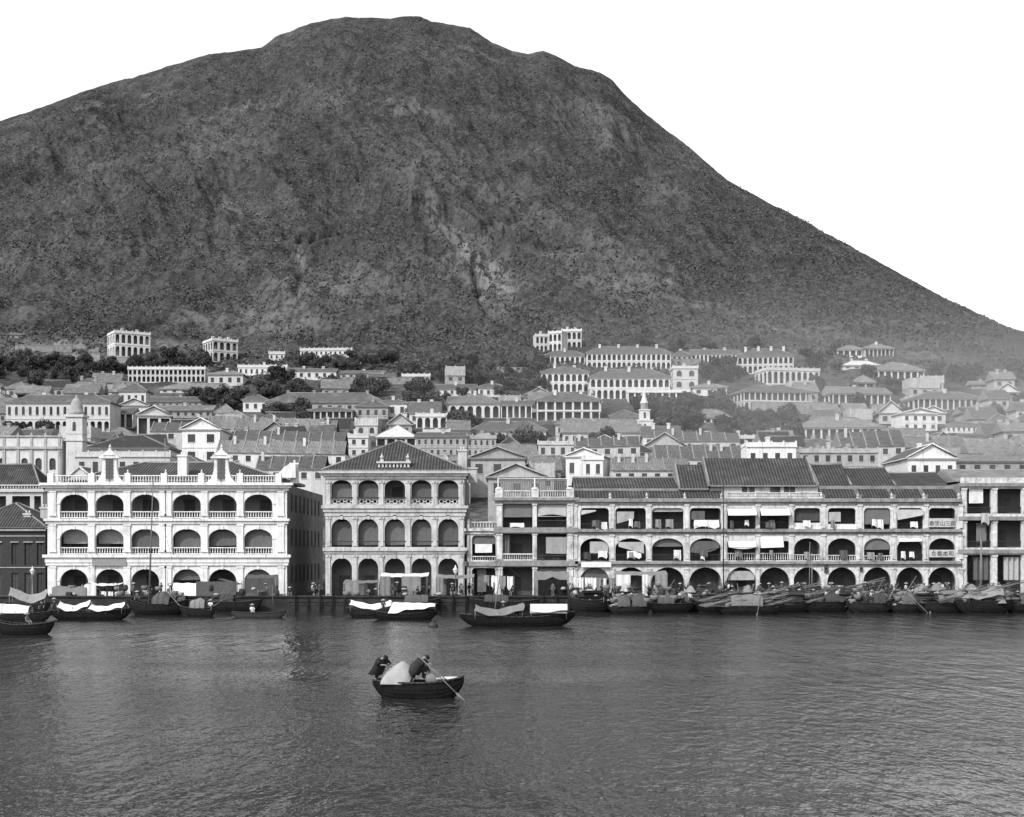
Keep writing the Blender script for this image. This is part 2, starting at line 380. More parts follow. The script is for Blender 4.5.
# ------------------------------------------------------------------ waterfront row (facade plane 196 m from the camera, quay edge at 188 m)
YF=196.
fx=lambda px: PX(px,YF); fz=lambda py: PZ(py,YF)
ZQ=1.7
def arcade_wall(x0,x1,floors,bays,y,t,m=0,mb=None,seg=12):
    """floors: (pyTop, pyBottom, opening top, opening bottom, kind, rise m); bays: (left, right) in metres"""
    mb=mb or MB()
    xs=[x0]+[(bays[i][1]+bays[i+1][0])/2 for i in range(len(bays)-1)]+[x1]
    for (pt,pb,ot,ob,kind,rise) in floors:
        for i,(a,b) in enumerate(bays):
            cell(mb,xs[i],xs[i+1],fz(pb),fz(pt),a,b,fz(ob),fz(ot),kind,rise,y,t,m,seg)
    return mb
def balusters(x0,x1,z0,z1,y,step=.32,r=.075,rail=.14,mb=None,m=0,n=5):
    mb=mb or MB(); h=z1-z0
    mb.box(x0,x1,y-.14,y+.14,z1-rail,z1,m); mb.box(x0,x1,y-.12,y+.12,z0,z0+rail*.8,m)
    k=max(2,int((x1-x0)/step))
    for i in range(k):
        x=x0+(i+.5)*(x1-x0)/k
        mb.lathe(x,y,[(r*.7,z0+rail*.8),(r*1.25,z0+h*.35),(r*.6,z0+h*.6),(r*.9,z1-rail)],n,m)
    return mb
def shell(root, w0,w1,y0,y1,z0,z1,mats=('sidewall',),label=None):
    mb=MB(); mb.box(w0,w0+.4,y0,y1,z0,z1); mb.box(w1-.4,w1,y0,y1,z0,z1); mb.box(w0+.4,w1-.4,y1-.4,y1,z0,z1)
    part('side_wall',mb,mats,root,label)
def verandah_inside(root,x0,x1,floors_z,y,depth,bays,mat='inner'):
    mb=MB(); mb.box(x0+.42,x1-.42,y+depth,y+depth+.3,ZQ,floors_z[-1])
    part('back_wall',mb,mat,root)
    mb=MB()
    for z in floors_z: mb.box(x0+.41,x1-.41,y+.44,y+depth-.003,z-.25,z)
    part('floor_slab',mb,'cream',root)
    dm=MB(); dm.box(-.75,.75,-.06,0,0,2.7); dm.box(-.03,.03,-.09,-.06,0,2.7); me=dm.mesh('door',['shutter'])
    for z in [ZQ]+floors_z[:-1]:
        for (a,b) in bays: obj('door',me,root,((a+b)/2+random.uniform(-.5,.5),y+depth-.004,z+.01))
def blind(root,x0,x1,z0,z1,y,mat='blind',out=0.,skew=0.,sag=.0,label=None,name='blind'):
    """cane or cloth blind; out = how far its foot is held out, skew = one corner lower"""
    mb=MB()
    def fn(u,v):
        zz=z1+(z0-z1)*v*(1+skew*(u-.5)); return (x0+(x1-x0)*u, y-out*v+.05*math.sin(u*9+v*3)*v, zz-sag*math.sin(math.pi*u)*v)
    mb.sheet(fn,10,5,.04)
    mb.tube(fn(0,1),fn(1,1),.05,.05,5)
    return part(name,mb,mat,root,label)
def finial(mb,x,y,z,s=1.,m=0):
    mb.box(x-.28*s,x+.28*s,y-.28*s,y+.28*s,z,z+.35*s,m)
    mb.lathe(x,y,[(.1*s,z+.35*s),(.3*s,z+.62*s),(.3*s,z+.8*s),(.12*s,z+1.0*s),(.03*s,z+1.35*s)],8,m)
def cornice(root,x0,x1,y,steps,mat='white',label=None,ext=1):
    """steps: (z0,z1,projection) in front of the wall plane y"""
    mb=MB()
    for z0,z1,pr in steps: mb.box(x0-pr*ext,x1+pr*ext,y-pr,y+.1,z0,z1)
    return part('cornice',mb,mat,root,label)
def chimney(root,x,y,z0,z1,w=.9,mat='white',pots=2):
    mb=MB(); mb.box(x-w/2,x+w/2,y-w/2,y+w/2,z0,z1-.35); mb.box(x-w/2-.12,x+w/2+.12,y-w/2-.12,y+w/2+.12,z1-.349,z1-.1)
    for i in range(pots):
        xx=x+(i-(pots-1)/2)*.4; mb.lathe(xx,y,[(.14,z1-.1),(.11,z1+.3)],6)
    return part('chimney',mb,mat,root)

# --- 1. long white arcaded building with two gabled dormers
def white_block():
    x0,x1=fx(47.5),fx(287); y=0; 
    root=thing('arcaded_building','white three-storey arcaded building with two scrolled gables on its balustraded roof','building',(0,YF,0))
    cs=[74,109.5,145.2,186.7,222.5,258.2]; bays=[(fx(c-14.1),fx(c+14.1)) for c in cs]
    fl=[(483,517.5,494.3,519,'arch',1.35),(517.5,556,529,554.5,'arch',1.3),(556,599,569,599,'arch',1.75)]
    fl=[(483,520,494.3,518.5,'arch',1.35),(520,557,529,554.5,'arch',1.3),(557,596,569,596,'arch',1.75)]
    w=arcade_wall(x0,x1,fl,bays,0,.55)
    for i,(a,b) in enumerate(bays):          # keystones and imposts
        for top,bot in ((494.3,503),(529,538),(569,580)):
            c=(a+b)/2; zt=fz(top); w.box(c-.16,c+.16,-.1,-.002,zt-.05,zt+.42)
            zi=fz(bot); w.box(a-.5,a-.001,-.07,-.002,zi-.16,zi); w.box(b+.001,b+.5,-.07,-.002,zi-.16,zi)
    part('wall',w,'white',root)
    pm=MB()
    for px in (53,91.7,127.3,163,168.5,204.6,240.3,281):   # pilasters per storey
        for a,b in ((490.5,516),(524,552),(566,594)):
            xx=fx(px); pm.box(xx-.42,xx+.42,-.16,-.003,fz(b),fz(a)); pm.box(xx-.5,xx+.5,-.22,-.004,fz(a)-.25,fz(a)); pm.box(xx-.5,xx+.5,-.22,-.004,fz(b),fz(b)+.25)
    split_part('pilaster',pm,'white',root)
    for st in (((fz(491),fz(488),.25),(fz(488),fz(485.5),.6),(fz(485.5),fz(483),.9)),
               ((fz(523.8),fz(521),.2),(fz(521),fz(518.6),.42)), ((fz(565.5),fz(562.5),.2),(fz(557.5),fz(554.6),.55),(fz(562.5),fz(557.5),.3))):
        cornice(root,x0,x1,0,st)
    sg=MB(); sg.box(fx(93),fx(127),-.36,-.301,fz(565.8),fz(557.8)); 
    part('name_panel',sg,'panel',root,'dark panel with worn raised pattern over the second ground arch')
    for (a,b) in bays:
        part('balustrade',balusters(a,b,fz(518),fz(511.2),.3),'white',root)
        part('balustrade',balusters(a,b,fz(554.2),fz(547.2),.3),'white',root)
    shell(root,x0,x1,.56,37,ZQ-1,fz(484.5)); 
    sm=MB()                                    # shuttered windows down the shaded side
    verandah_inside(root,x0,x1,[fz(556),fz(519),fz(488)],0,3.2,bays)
    wm=MB(); wm.box(-.001,.07,-.6,.6,0,2.4); me=wm.mesh('window',['shutter'])
    for yy in range(4,36,4):
        for z in (3.4,8.4,13.2): obj('window',me,root,(x1,yy,z))
    # middle floor cane blinds
    for i in (0,1): blind(root,bays[i][0]+.05,bays[i][1]-.05,fz(543.5),fz(530),1.2,'blind_pale',out=-.3)
    blind(root,bays[2][0]+.05,bays[2][1]-.05,fz(548),fz(529.5),.75,'blind')
    blind(root,bays[3][0]+.05,bays[3][1]-.05,fz(547.5),fz(531),1.0,'blind')
    blind(root,bays[4][0]+.05,bays[4][1]-.05,fz(545.5),fz(531),1.0,'blind')
    blind(root,bays[5][0]+.05,bays[5][1]-.05,fz(547),fz(530),.75,'blind')
    for i in (3,5): blind(root,bays[i][0]+.05,bays[i][1]-.05,fz(580),fz(570),.75,'blind')
    # parapet
    ped=[50,91,127,163.5,201,239.5,278]
    zb,zt=fz(483)+.001,fz(475)
    pp=MB()
    for px in ped: xx=fx(px); pp.box(xx-.4,xx+.4,.1,.75,zb,zt+.25)
    split_part('parapet_pier',pp,'white',root)
    for a,b in zip(ped,ped[1:]): part('balustrade',balusters(fx(a)+.42,fx(b)-.42,zb,zt,.42,.36),'white',root)
    fm=MB()
    for px in (53,91,127,165,201,239.5): finial(fm,fx(px),.4,zt+.26,.42)
    split_part('finial',fm,'white',root)
    for c,ci in ((109.3,0),(221,1)):
        g=MB(); cx=fx(c); h=fz(457)
        # scrolled outline extruded to a real thickness, with the shuttered door in its middle
        prof=[]
        for k in range(9):
            a=k/8*math.pi/2; prof.append((.95+1.35*(1-math.sin(a)), zb+(h-zb)*.72*(1-math.cos(a))))
        pts=[(cx-2.3,zb),(cx+2.3,zb)]+[(cx+p,z) for p,z in prof]+[(cx+.95,h),(cx-.95,h)]+[(cx-p,z) for p,z in reversed(prof)]
        def extr(g,pts,y0,y1,m=0):
            g.face([(x,y0,z) for x,z in pts],m); g.face([(x,y1,z) for x,z in reversed(pts)],m)
            for (xa,za),(xb,zb_) in zip(pts,pts[1:]+pts[:1]): g.face([(xa,y0,za),(xa,y1,za),(xb,y1,zb_),(xb,y0,zb_)],m)
        extr(g,pts,.1,.8)
        extr(g,[(cx-1.35,h),(cx+1.35,h),(cx,h+1.1)],-.1,1.0); g.box(cx-1.4,cx+1.4,-.15,1.05,h-.18,h-.002)
        extr(g,[(cx-.8,h+.22),(cx+.8,h+.22),(cx,h+.75)],-.2,-.102)
        finial(g,cx,.4,h+1.0,.6)
        part('gable',g,'white',root)
        dd=MB(); dd.box(cx-.5,cx+.5,.02,.098,zb+.5,h-.3); dd.box(cx-.04,cx+.04,-.02,.018,zb+.1,h-.3)
        for k in range(6): dd.box(cx-.6,cx+.6,0.0,.019,zb+.3+k*.5,zb+.36+k*.5)
        part('shutter_door',dd,'blind',root)
    rf=MB(); roof(rf,fx(60),fx(284),2.2,20,fz(479),2.9,'hip',0); part('roof',rf,('tile_near','ridge'),root)
    rf=MB(); roof(rf,fx(64),fx(90),1.2,6,fz(478),1.6,'front',.1); part('roof',rf,('tile_light','cream'),root)
    chimney(root,fx(175.6),4.5,fz(476),fz(452),1.25); 
    cm=MB(); 
    extra=[(fx(273),zt-.3),(fx(294),zt-.3),(fx(294),fz(463)),(fx(289),fz(462.5)),(fx(283),fz(466))]
    cm.face([(x,1.4,z) for x,z in extra]); cm.face([(x,2.0,z) for x,z in reversed(extra)])
    for (xa,za),(xb,zb_) in zip(extra,extra[1:]+extra[:1]): cm.face([(xa,1.4,za),(xa,2.0,za),(xb,2.0,zb_),(xb,1.4,zb_)])
    part('end_gable',cm,'white',root); chimney(root,fx(291.5),2.8,zt-1,fz(461),1.0,pots=1)
white_block()

# --- 2. five-bay block under a pyramid roof
def hipped_block():
    x0,x1=fx(325.4),fx(464.5)
    root=thing('arcaded_building','grey-white three-storey arcaded building with five bays under a big hipped tile roof','building',(0,YF,0))
    bays=[(fx(331.3),fx(352)),(fx(358),fx(378.3)),(fx(384.6),fx(405)),(fx(411.3),fx(431.5)),(fx(438),fx(458.3))]
    fl=[(477,506,480,504.5,'arch',.95),(506,550,518.7,547,'arch',1.42),(550,597,558,597,'arch',1.42)]
    w=arcade_wall(x0,x1,fl,bays,0,.6)
    for (a,b) in bays:
        c=(a+b)/2
        for top in (518.7,558): zt=fz(top); w.box(c-.2,c+.2,-.12,-.002,zt-.1,zt+.5)
    part('wall',w,'cream',root)
    pm=MB()
    for px in (328.3,355,381.5,408.2,434.8,461.6):
        for a,b in ((481,505),(517,546),(555,594)):
            xx=fx(px); pm.box(xx-.26,xx+.26,-.14,-.003,fz(b),fz(a)-.3); pm.box(xx-.36,xx+.36,-.22,-.003,fz(a)-.3,fz(a)); pm.lathe(xx,-.24,[(.02,fz(a)-.12),(.14,fz(a)-.1),(.14,fz(a)-.02)],6)
    split_part('pilaster',pm,'cream',root)
    cornice(root,x0,x1,0,((fz(478.5),fz(476),.25),(fz(476),fz(473.5),.5),(fz(473.5),fz(471.5),.8)),'cream')
    cornice(root,x0,x1,0,((fz(516),fz(512),.12),(fz(512),fz(508.5),.3),(fz(508.5),fz(505.5),.5)),'cream')
    cornice(root,x0,x1,0,((fz(553.5),fz(551),.15),(fz(551),fz(547.5),.35)),'cream')
    for (a,b) in bays:
        # pierced parapet of rings
        g=MB(); z0,z1=fz(504.3),fz(498.6); g.box(a,b,.12,.3,z0,z0+.12); g.box(a,b,.12,.3,z1-.12,z1)
        k=3; ww=(b-a)/k; r=(z1-z0)/2-.1
        for i in range(k):
            cx=a+(i+.5)*ww; cz=(z0+z1)/2
            for j in range(10):
                t0=2*math.pi*j/10; t1=2*math.pi*(j+1)/10
                g.tube((cx+r*math.cos(t0),.21,cz+r*math.sin(t0)),(cx+r*math.cos(t1),.21,cz+r*math.sin(t1)),.085,.085,4)
            g.box(cx-ww/2,cx-r-.02,.15,.27,cz-.07,cz+.07); g.box(cx+r+.02,cx+ww/2,.15,.27,cz-.07,cz+.07)
        part('parapet_screen',g,'cream',root)
    r=MB(); r.box(x0+.1,x1-.1,-.1,0.1,fz(498),fz(497.2)); r.box(x0+.1,x1-.1,-.06,.0,fz(542),fz(541)); part('rail',r,'iron',root)
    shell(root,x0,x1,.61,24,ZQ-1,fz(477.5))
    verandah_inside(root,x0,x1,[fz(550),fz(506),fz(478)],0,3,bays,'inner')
    for i,(a,b) in enumerate(bays):
        if i!=2: blind(root,a+.05,b-.05,fz(498),fz(483.5),.9,'blind')
        blind(root,a+.05,b-.05,fz(545),fz(521.5),.95,'blind')
    rf=MB(); roof(rf,x0,x1,0,22,fz(471.5)+.23,4.6,'hip',.45,inset=9.3); part('roof',rf,('tile_near','ridge'),root)
    pp=MB(); a,b=fx(377),fx(410)
    pp.box(a,b,.2,.9,fz(471.4),fz(467.5)); pp.box(a-.1,b+.1,.1,1.0,fz(463),fz(461.3))
    for i in range(9): xx=a+(b-a)*(i+.5)/9; pp.box(xx-.13,xx+.13,.3,.8,fz(467.6),fz(462.9))
    finial(pp,fx(381.5),.55,fz(461.4),.85); finial(pp,fx(407.5),.55,fz(461.4),.85)
    part('parapet',pp,'cream',root)
    chimney(root,fx(461.5),4,fz(470),fz(447),1.2,'cream',2); chimney(root,fx(471),9,fz(480),fz(463),1.3,'cream',0)
    lm=MB(); lm.box(fx(467)-.1,fx(467)+.05,-.15,0,ZQ,fz(478)); part('drain_pipe',lm,'iron',root)
hipped_block()

# --- 3. low two-storey bay, 4. two-bay house with a fenced roof terrace
def low_bay():
    x0,x1=fx(466.5),fx(501)
    root=thing('shophouse','narrow one-bay two-storey building with a balustraded flat roof beside the hipped block','building',(0,YF+.4,0))
    bays=[(fx(472),fx(495.5))]
    w=arcade_wall(x0,x1,[(530,563,535.5,561,'chamfer',.35),(563,597,568,597,'chamfer',.35)],bays,0,.5)
    part('wall',w,'stained',root)
    cornice(root,x0,x1-.9,0,((fz(534),fz(531),.2),(fz(531),fz(528.5),.45)),'stained'); cornice(root,x0,x1-.9,0,((fz(566),fz(561.5),.3),),'band')
    part('balustrade',balusters(x0+.5,x1-.6,fz(528.4),fz(521.5),.3,.38),'stained',root)
    pp=MB(); pp.box(x0,x0+.48,.05,.6,fz(528.4),fz(519)); pp.box(x1-.58,x1-.1,.05,.6,fz(528.4),fz(520)); split_part('parapet_pier',pp,'stained',root)
    shell(root,x0,x1,.51,14,ZQ-1,fz(529)); verandah_inside(root,x0,x1,[fz(563),fz(530)],0,2.6,bays,'dark')
    tp=MB(); tp.box(x0+.4,x1-.4,.5,13.5,fz(530.5),fz(529.5)); part('roof_terrace',tp,'roadstone',root)
    blind(root,fx(472.5),fx(495),fz(544),fz(536),.3,'blind'); blind(root,fx(475),fx(492),fz(552.5),fz(544),.1,'cloth',name='curtain')
    blind(root,fx(477),fx(486),fz(592),fz(569),.9,'blind',name='curtain')
    part('balustrade',balusters(fx(472),fx(495.5),fz(561),fz(556),.25,.3,.05),'stained',root)
low_bay()
def terrace_house():
    x0,x1=fx(501),fx(575)
    root=thing('shophouse','two-bay three-storey shophouse with a paling fence round its flat roof','building',(0,YF,0))
    bays=[(fx(502.8),fx(532.5)),(fx(537),fx(566.7))]; x0=fx(496.5)
    w=arcade_wall(x0,x1,[(500,530,504,527.5,'rect',0),(530,563.5,533.6,560.5,'rect',0),(563.5,597,567,597,'rect',0)],bays,0,.5)
    part('wall',w,'stained',root)
    pm=MB()
    for px in (499.3,534.8,571):
        for a,b in ((503.5,526.5),(533.5,559.5),(567,595)):
            xx=fx(px); s=.27 if px==534.8 else .36
            pm.box(xx-s,xx+s,-.12,-.003,fz(b),fz(a)-.25); pm.box(xx-s-.1,xx+s+.1,-.2,-.003,fz(a)-.25,fz(a))
    split_part('pilaster',pm,'stained',root)
    cornice(root,x0,x1,0,((fz(503.4),fz(500.5),.25),(fz(500.5),fz(497.5),.55)),'band'); cornice(root,x0,x1,0,((fz(532.6),fz(527.6),.4),),'band'); cornice(root,x0,x1,0,((fz(566),fz(560.6),.4),),'band')
    zb=fz(497.4)
    part('balustrade',balusters(fx(503),fx(533),zb,fz(490.3),.3,.3),'stained',root); part('balustrade',balusters(fx(537.5),fx(566),zb,fz(490.3),.3,.3),'stained',root)
    pp=MB()
    for px in (499,535,570): xx=fx(px); pp.box(xx-.5,xx+.5,0,.8,zb,fz(489)); pp.lathe(xx,.4,[(.55,fz(489)),(.3,fz(487))],6)
    split_part('parapet_pier',pp,'stained',root)
    fn=MB()
    for a,b in ((498,534.3),(535.2,568)):
        n=int((fx(b)-fx(a))/.24)
        for i in range(n): xx=fx(a)+(i+.5)*(fx(b)-fx(a))/n; fn.box(xx-.075,xx+.075,1.4,1.44,fz(497),fz(478.5))
        fn.box(fx(a),fx(b),1.34,1.39,fz(480.5),fz(479)); fn.box(fx(a),fx(b),1.34,1.39,fz(491),fz(489.5))
    part('fence',fn,'pole',root,'upright paling fence')
    fp=MB()
    for px in (498,534.8,568): fp.box(fx(px)-.09,fx(px)+.09,1.25,1.45,zb,fz(477.5))
    fp.box(fx(498),fx(568),1.3,1.33,fz(478.4),fz(477.8)); split_part('fence_post',fp,'white',root)
    tp=MB(); tp.box(x0+.4,x1-.4,.5,13.5,fz(499.5),fz(497.6)); part('roof_terrace',tp,'roadstone',root)
    shell(root,x0,x1,.51,14,ZQ-1,fz(500)); verandah_inside(root,x0,x1,[fz(563.5),fz(530),fz(501)],0,2.6,bays,'dark')
    blind(root,fx(503.2),fx(532),fz(517),fz(504.5),.35,'blind',out=.1); blind(root,fx(537.4),fx(566.3),fz(516.5),fz(504.5),.3,'blind_pale',out=.25,sag=-.3)
    blind(root,fx(546),fx(566.3),fz(553.5),fz(537),.15,'blind_pale',skew=.04); 
    part('curtain',(lambda g:(g.sheet(lambda u,v:(fx(503.5)+u*.9,.5+.12*math.sin(u*14),fz(535)+(fz(558)-fz(535))*v),10,3),g)[1])(MB()),'blind',root)
    blind(root,fx(537.2),fx(566.5),fz(575),fz(568.5),.2,'blind')
    for a,b,t,bt in ((503,532,553.5,560.3),(537,566.5,555,560.4)):
        part('balustrade',balusters(fx(a),fx(b),fz(bt),fz(t),.2,.24,.04),'white' if a==503 else 'iron',root)
    part('balustrade',balusters(fx(537),fx(566.5),fz(527.5),fz(520),.2,.22,.035),'iron',root)
terrace_house()

# --- 5. the long row of arcaded shophouses, split at its party walls
def stain_opts(): return ('stained',)
def shophouse_row(label,a,b,bayspx,nm,extra):
    x0,x1=fx(a),fx(b)
    root=thing('shophouse_row',label,'building',(0,YF,0))
    bays=[(fx(p),fx(q)) for p,q,_ in bayspx]; flat=[k for _,_,k in bayspx]
    xs=[x0]+[(bays[i][1]+bays[i+1][0])/2 for i in range(len(bays)-1)]+[x1]
    w=MB()
    for i,(p,q) in enumerate(bays):
        cell(w,xs[i],xs[i+1],fz(531.5),fz(502),p,q,fz(529),fz(508),'chamfer',.42,0,.5,0,10)
        if flat[i]=='r': cell(w,xs[i],xs[i+1],fz(564),fz(531.5),p,q,fz(561),fz(541),'chamfer',.2,0,.5,0,10)
        else: cell(w,xs[i],xs[i+1],fz(564),fz(531.5),p,q,fz(561),fz(538.2),'arch',1.35,0,.5,0,12)
        cell(w,xs[i],xs[i+1],fz(597),fz(564),p-.1,q+.1,fz(597),fz(567.3),'arch',2.0,0,.55,0,14)
    part('wall',w,'stained',root)
    pm=MB()
    for x in (xs if nm=='a' else xs[1:]):
        s=.26
        for t,bt in ((504.5,528),(534.5,559),(568,595)):
            pm.box(x-s,x+s,-.12,-.003,fz(bt),fz(t)-.2); pm.box(x-s-.1,x+s+.1,-.2,-.003,fz(t)-.2,fz(t))
    split_part('pilaster',pm,'stained',root)
    cornice(root,x0,x1,0,((fz(504.4),fz(502),.2),(fz(502),fz(499.5),.45),(fz(499.5),fz(498.4),.3)),'band',ext=0)
    cornice(root,x0,x1,0,((fz(534.2),fz(532),.12),(fz(532),fz(529.1),.45)),'band',ext=0)
    cornice(root,x0,x1,0,((fz(566.4),fz(564),.15),(fz(564),fz(561.2),.4)),'band',ext=0)
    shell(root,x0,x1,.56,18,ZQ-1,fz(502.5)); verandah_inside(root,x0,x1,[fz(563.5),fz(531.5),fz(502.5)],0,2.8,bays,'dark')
    fm=MB()
    for x in xs[1:]: finial(fm,x-.3,.0,fz(498.3),.6)
    split_part('finial',fm,'stained',root)
    extra(root,bays,xs); return root
def rails(root,p,q,py0,py1,mat='iron',step=.2,r=.035): part('balustrade',balusters(p,q,fz(py0),fz(py1),.22,step,r,.09),mat,root)
def row_a(root,bays,xs):
    rf=MB(); rf_x0,rf_x1=xs[0],xs[-1]
    slope(rf,[(rf_x0,.2,fz(498.3)),(rf_x1,.2,fz(498.3)),(rf_x1,3.4,fz(498.3)+1.3),(rf_x0,3.4,fz(498.3)+1.3)])
    slope(rf,[(rf_x0,3.0,fz(498.3)+1.55),(rf_x1,3.0,fz(498.3)+1.55),(rf_x1,9,fz(498.3)+3.2),(rf_x0,9,fz(498.3)+3.2)])
    slope(rf,[(rf_x1,15,fz(498.3)+.6),(rf_x0,15,fz(498.3)+.6),(rf_x0,9,fz(498.3)+3.2),(rf_x1,9,fz(498.3)+3.2)])
    rf.box(rf_x0,rf_x1,3.05,3.2,fz(498.3)+.6,fz(498.3)+1.5,1); rf.tube((rf_x0,9,fz(498.3)+3.25),(rf_x1,9,fz(498.3)+3.25),.18,.18,4,1)
    for x in (rf_x0+.2,rf_x1-.2):
        rf.face([(x,.3,fz(498.3)),(x,15,fz(498.3)),(x,9,fz(498.3)+3.2),(x,3,fz(498.3)+1.3)],1)
    part('roof',rf,('tile_near','ridge'),root)
    B=bays
    blind(root,B[0][0]+.1,fx(596),fz(513),fz(510),.1,'blind_pale',skew=-1.2,out=.3); blind(root,fx(590),B[0][1]-.1,fz(553),fz(541.5),.3,'blind_pale')
    blind(root,B[1][0]+.2,fx(634),fz(521),fz(511.5),.2,'blind_pale',skew=-.5); blind(root,B[1][0]+.4,B[1][1]-.3,fz(550),fz(542),.1,'blind_pale',skew=.9,out=.5)
    blind(root,B[2][0]+.1,B[2][1]-.1,fz(511.5),fz(508.2),.3,'blind_pale'); blind(root,B[2][0]+.1,B[2][1]-.1,fz(546.5),fz(539),.5,'blind')
    blind(root,B[3][0]+.2,fx(705),fz(520),fz(511),.25,'blind',skew=.2); blind(root,B[3][0]+.1,B[3][1]-.2,fz(550),fz(541),.2,'blind',skew=-.5,sag=.4)
    for i,(p,q) in enumerate(B):
        rails(root,p,q,529,523.5); rails(root,p,q,561,554.5)
    sg=MB(); sg.box(fx(581),fx(611),-.5,-.46,fz(567.2),fz(562)); part('sign_board',sg,'cloth',root,'white board over the first ground-floor opening')
    blind(root,B[0][0],B[0][1],fz(580),fz(568),.3,'blind'); 
shophouse_row('row of four stained arcaded shophouses under one low two-step tile roof, laundry in its bays',575,723.8,[(580.4,609,'a'),(615.4,646,'a'),(652,683.6,'a'),(690,721,'a')],'a',row_a)
def row_b(root,bays,xs):
    z0=fz(498.3); a,b=fx(727),fx(822)
    pw=MB()                                           # set-back top storey
    X=[a,fx(747),fx(751),fx(773),fx(782),fx(786),fx(799),b]
    pw.box(a,b,2.5,2.8,z0-.5,fz(484.5)); part('top_storey_wall',pw,'cream',root)
    wm=MB(); wm.box(-.35,.35,-.06,-.001,0,.95); me=wm.mesh('window',['shutter'])
    for px in (747.5,755,776,781,790,796): obj('window',me,root,(fx(px),2.5,fz(492)))
    ps=MB(); ps.box(a,b,.1,.4,z0,z0+.15); ps.box(a,b,.1,.4,fz(492.3)-.12,fz(492.3))
    n=44
    for i in range(n):
        xx=a+(i+.5)*(b-a)/n; h=fz(492.3)-z0
        ps.tube((xx-.13,.25,z0+.1),(xx+.13,.25,z0+h-.1),.05,.05,4); ps.tube((xx+.13,.25,z0+.1),(xx-.13,.25,z0+h-.1),.05,.05,4)
    part('parapet_screen',ps,'stained',root)
    rf=MB(); e0=fx(711.5); e1=fx(819.5); r0,r1=e0,e1; ze=fz(484.4)
    slope(rf,[(e0,2.0,ze),(e1,2.0,ze),(e1,8.6,ze+4.1),(e0,8.6,ze+4.1)]); slope(rf,[(e1,15.4,ze),(e0,15.4,ze),(e0,8.6,ze+4.1),(e1,8.6,ze+4.1)])
    rf.box(e0,e1,2.0,15.4,ze-.2,ze-.004,1)
    for x in (e0,e1):
        for xx in (x-.12,x+.12): rf.face([(xx,1.9,ze-.2),(xx,15.5,ze-.2),(xx,8.6,ze+4.35)],1)
        rf.face([(x-.12,1.9,ze-.1),(x+.12,1.9,ze-.1),(x+.12,8.6,ze+4.36),(x-.12,8.6,ze+4.36)],1)
    part('roof',rf,('tile_near','ridge'),root)
    bw=MB(); bw.box(e0+.2,e1-.2,2.9,15,z0-.5,ze-.25); part('upper_wall',bw,'cream',root)
    rf=MB(); e0=fx(682); e1=fx(711); ze=fz(487.5)     # lower roof to the left
    slope(rf,[(e0,2.4,ze),(e1,2.4,ze),(e1-.1,8.4,ze+3.6),(e0,8.4,ze+3.6)]); slope(rf,[(e1,14,ze),(e0,14,ze),(e0,8.4,ze+3.6),(e1,8.4,ze+3.6)])
    rf.box(e0,e1,2.4,14,ze-.2,ze-.004,1)
    for x in (e0,): 
        for xx in (x-.12,x+.12): rf.face([(xx,2.3,ze-.2),(xx,14,ze-.2),(xx,8.4,ze+3.85)],1)
        rf.face([(x-.12,2.3,ze-.1),(x+.12,2.3,ze-.1),(x+.12,8.4,ze+3.86),(x-.12,8.4,ze+3.86)],1)
    part('roof',rf,('tile_near','ridge'),root)
    bw=MB(); bw.box(e0+.1,e1-.3,2.9,13.5,z0-.5,ze-.25); part('upper_wall',bw,'cream',root)
    B=bays
    for i in (0,1):
        blind(root,B[i][0],B[i][1],fz(515.5),fz(508.5),-.1,'cloth',out=1.1,name='awning')
        rails(root,B[i][0],B[i][1],529,522); rails(root,B[i][0],B[i][1],561,553,'white',.3,.06)
    blind(root,B[0][0]+.1,B[0][1],fz(547),fz(541),-.1,'cloth',out=.8,sag=.25,name='awning'); blind(root,B[1][0],fx(783),fz(547.5),fz(536.5),-.1,'cloth',out=.5,skew=-.05,name='awning')
    blind(root,B[0][0]+.1,B[0][1]-.1,fz(580),fz(571),.35,'blind_pale')
    pl=MB(); pl.box(B[2][0],B[2][1],.05,.3,fz(529),fz(522.8)); part('balcony_panel',pl,'white',root); rails(root,B[2][0],B[2][1],561,554.5,'white',.3,.07)
    blind(root,B[2][0]+.1,B[2][1]-.1,fz(521),fz(508.5),.6,'shutter')
shophouse_row('taller row of three shophouses with white awnings and a set-back top storey',723.8,823.5,[(727.2,755.6,'r'),(760,789,'r'),(794.3,820.5,'a')],'b',row_b)
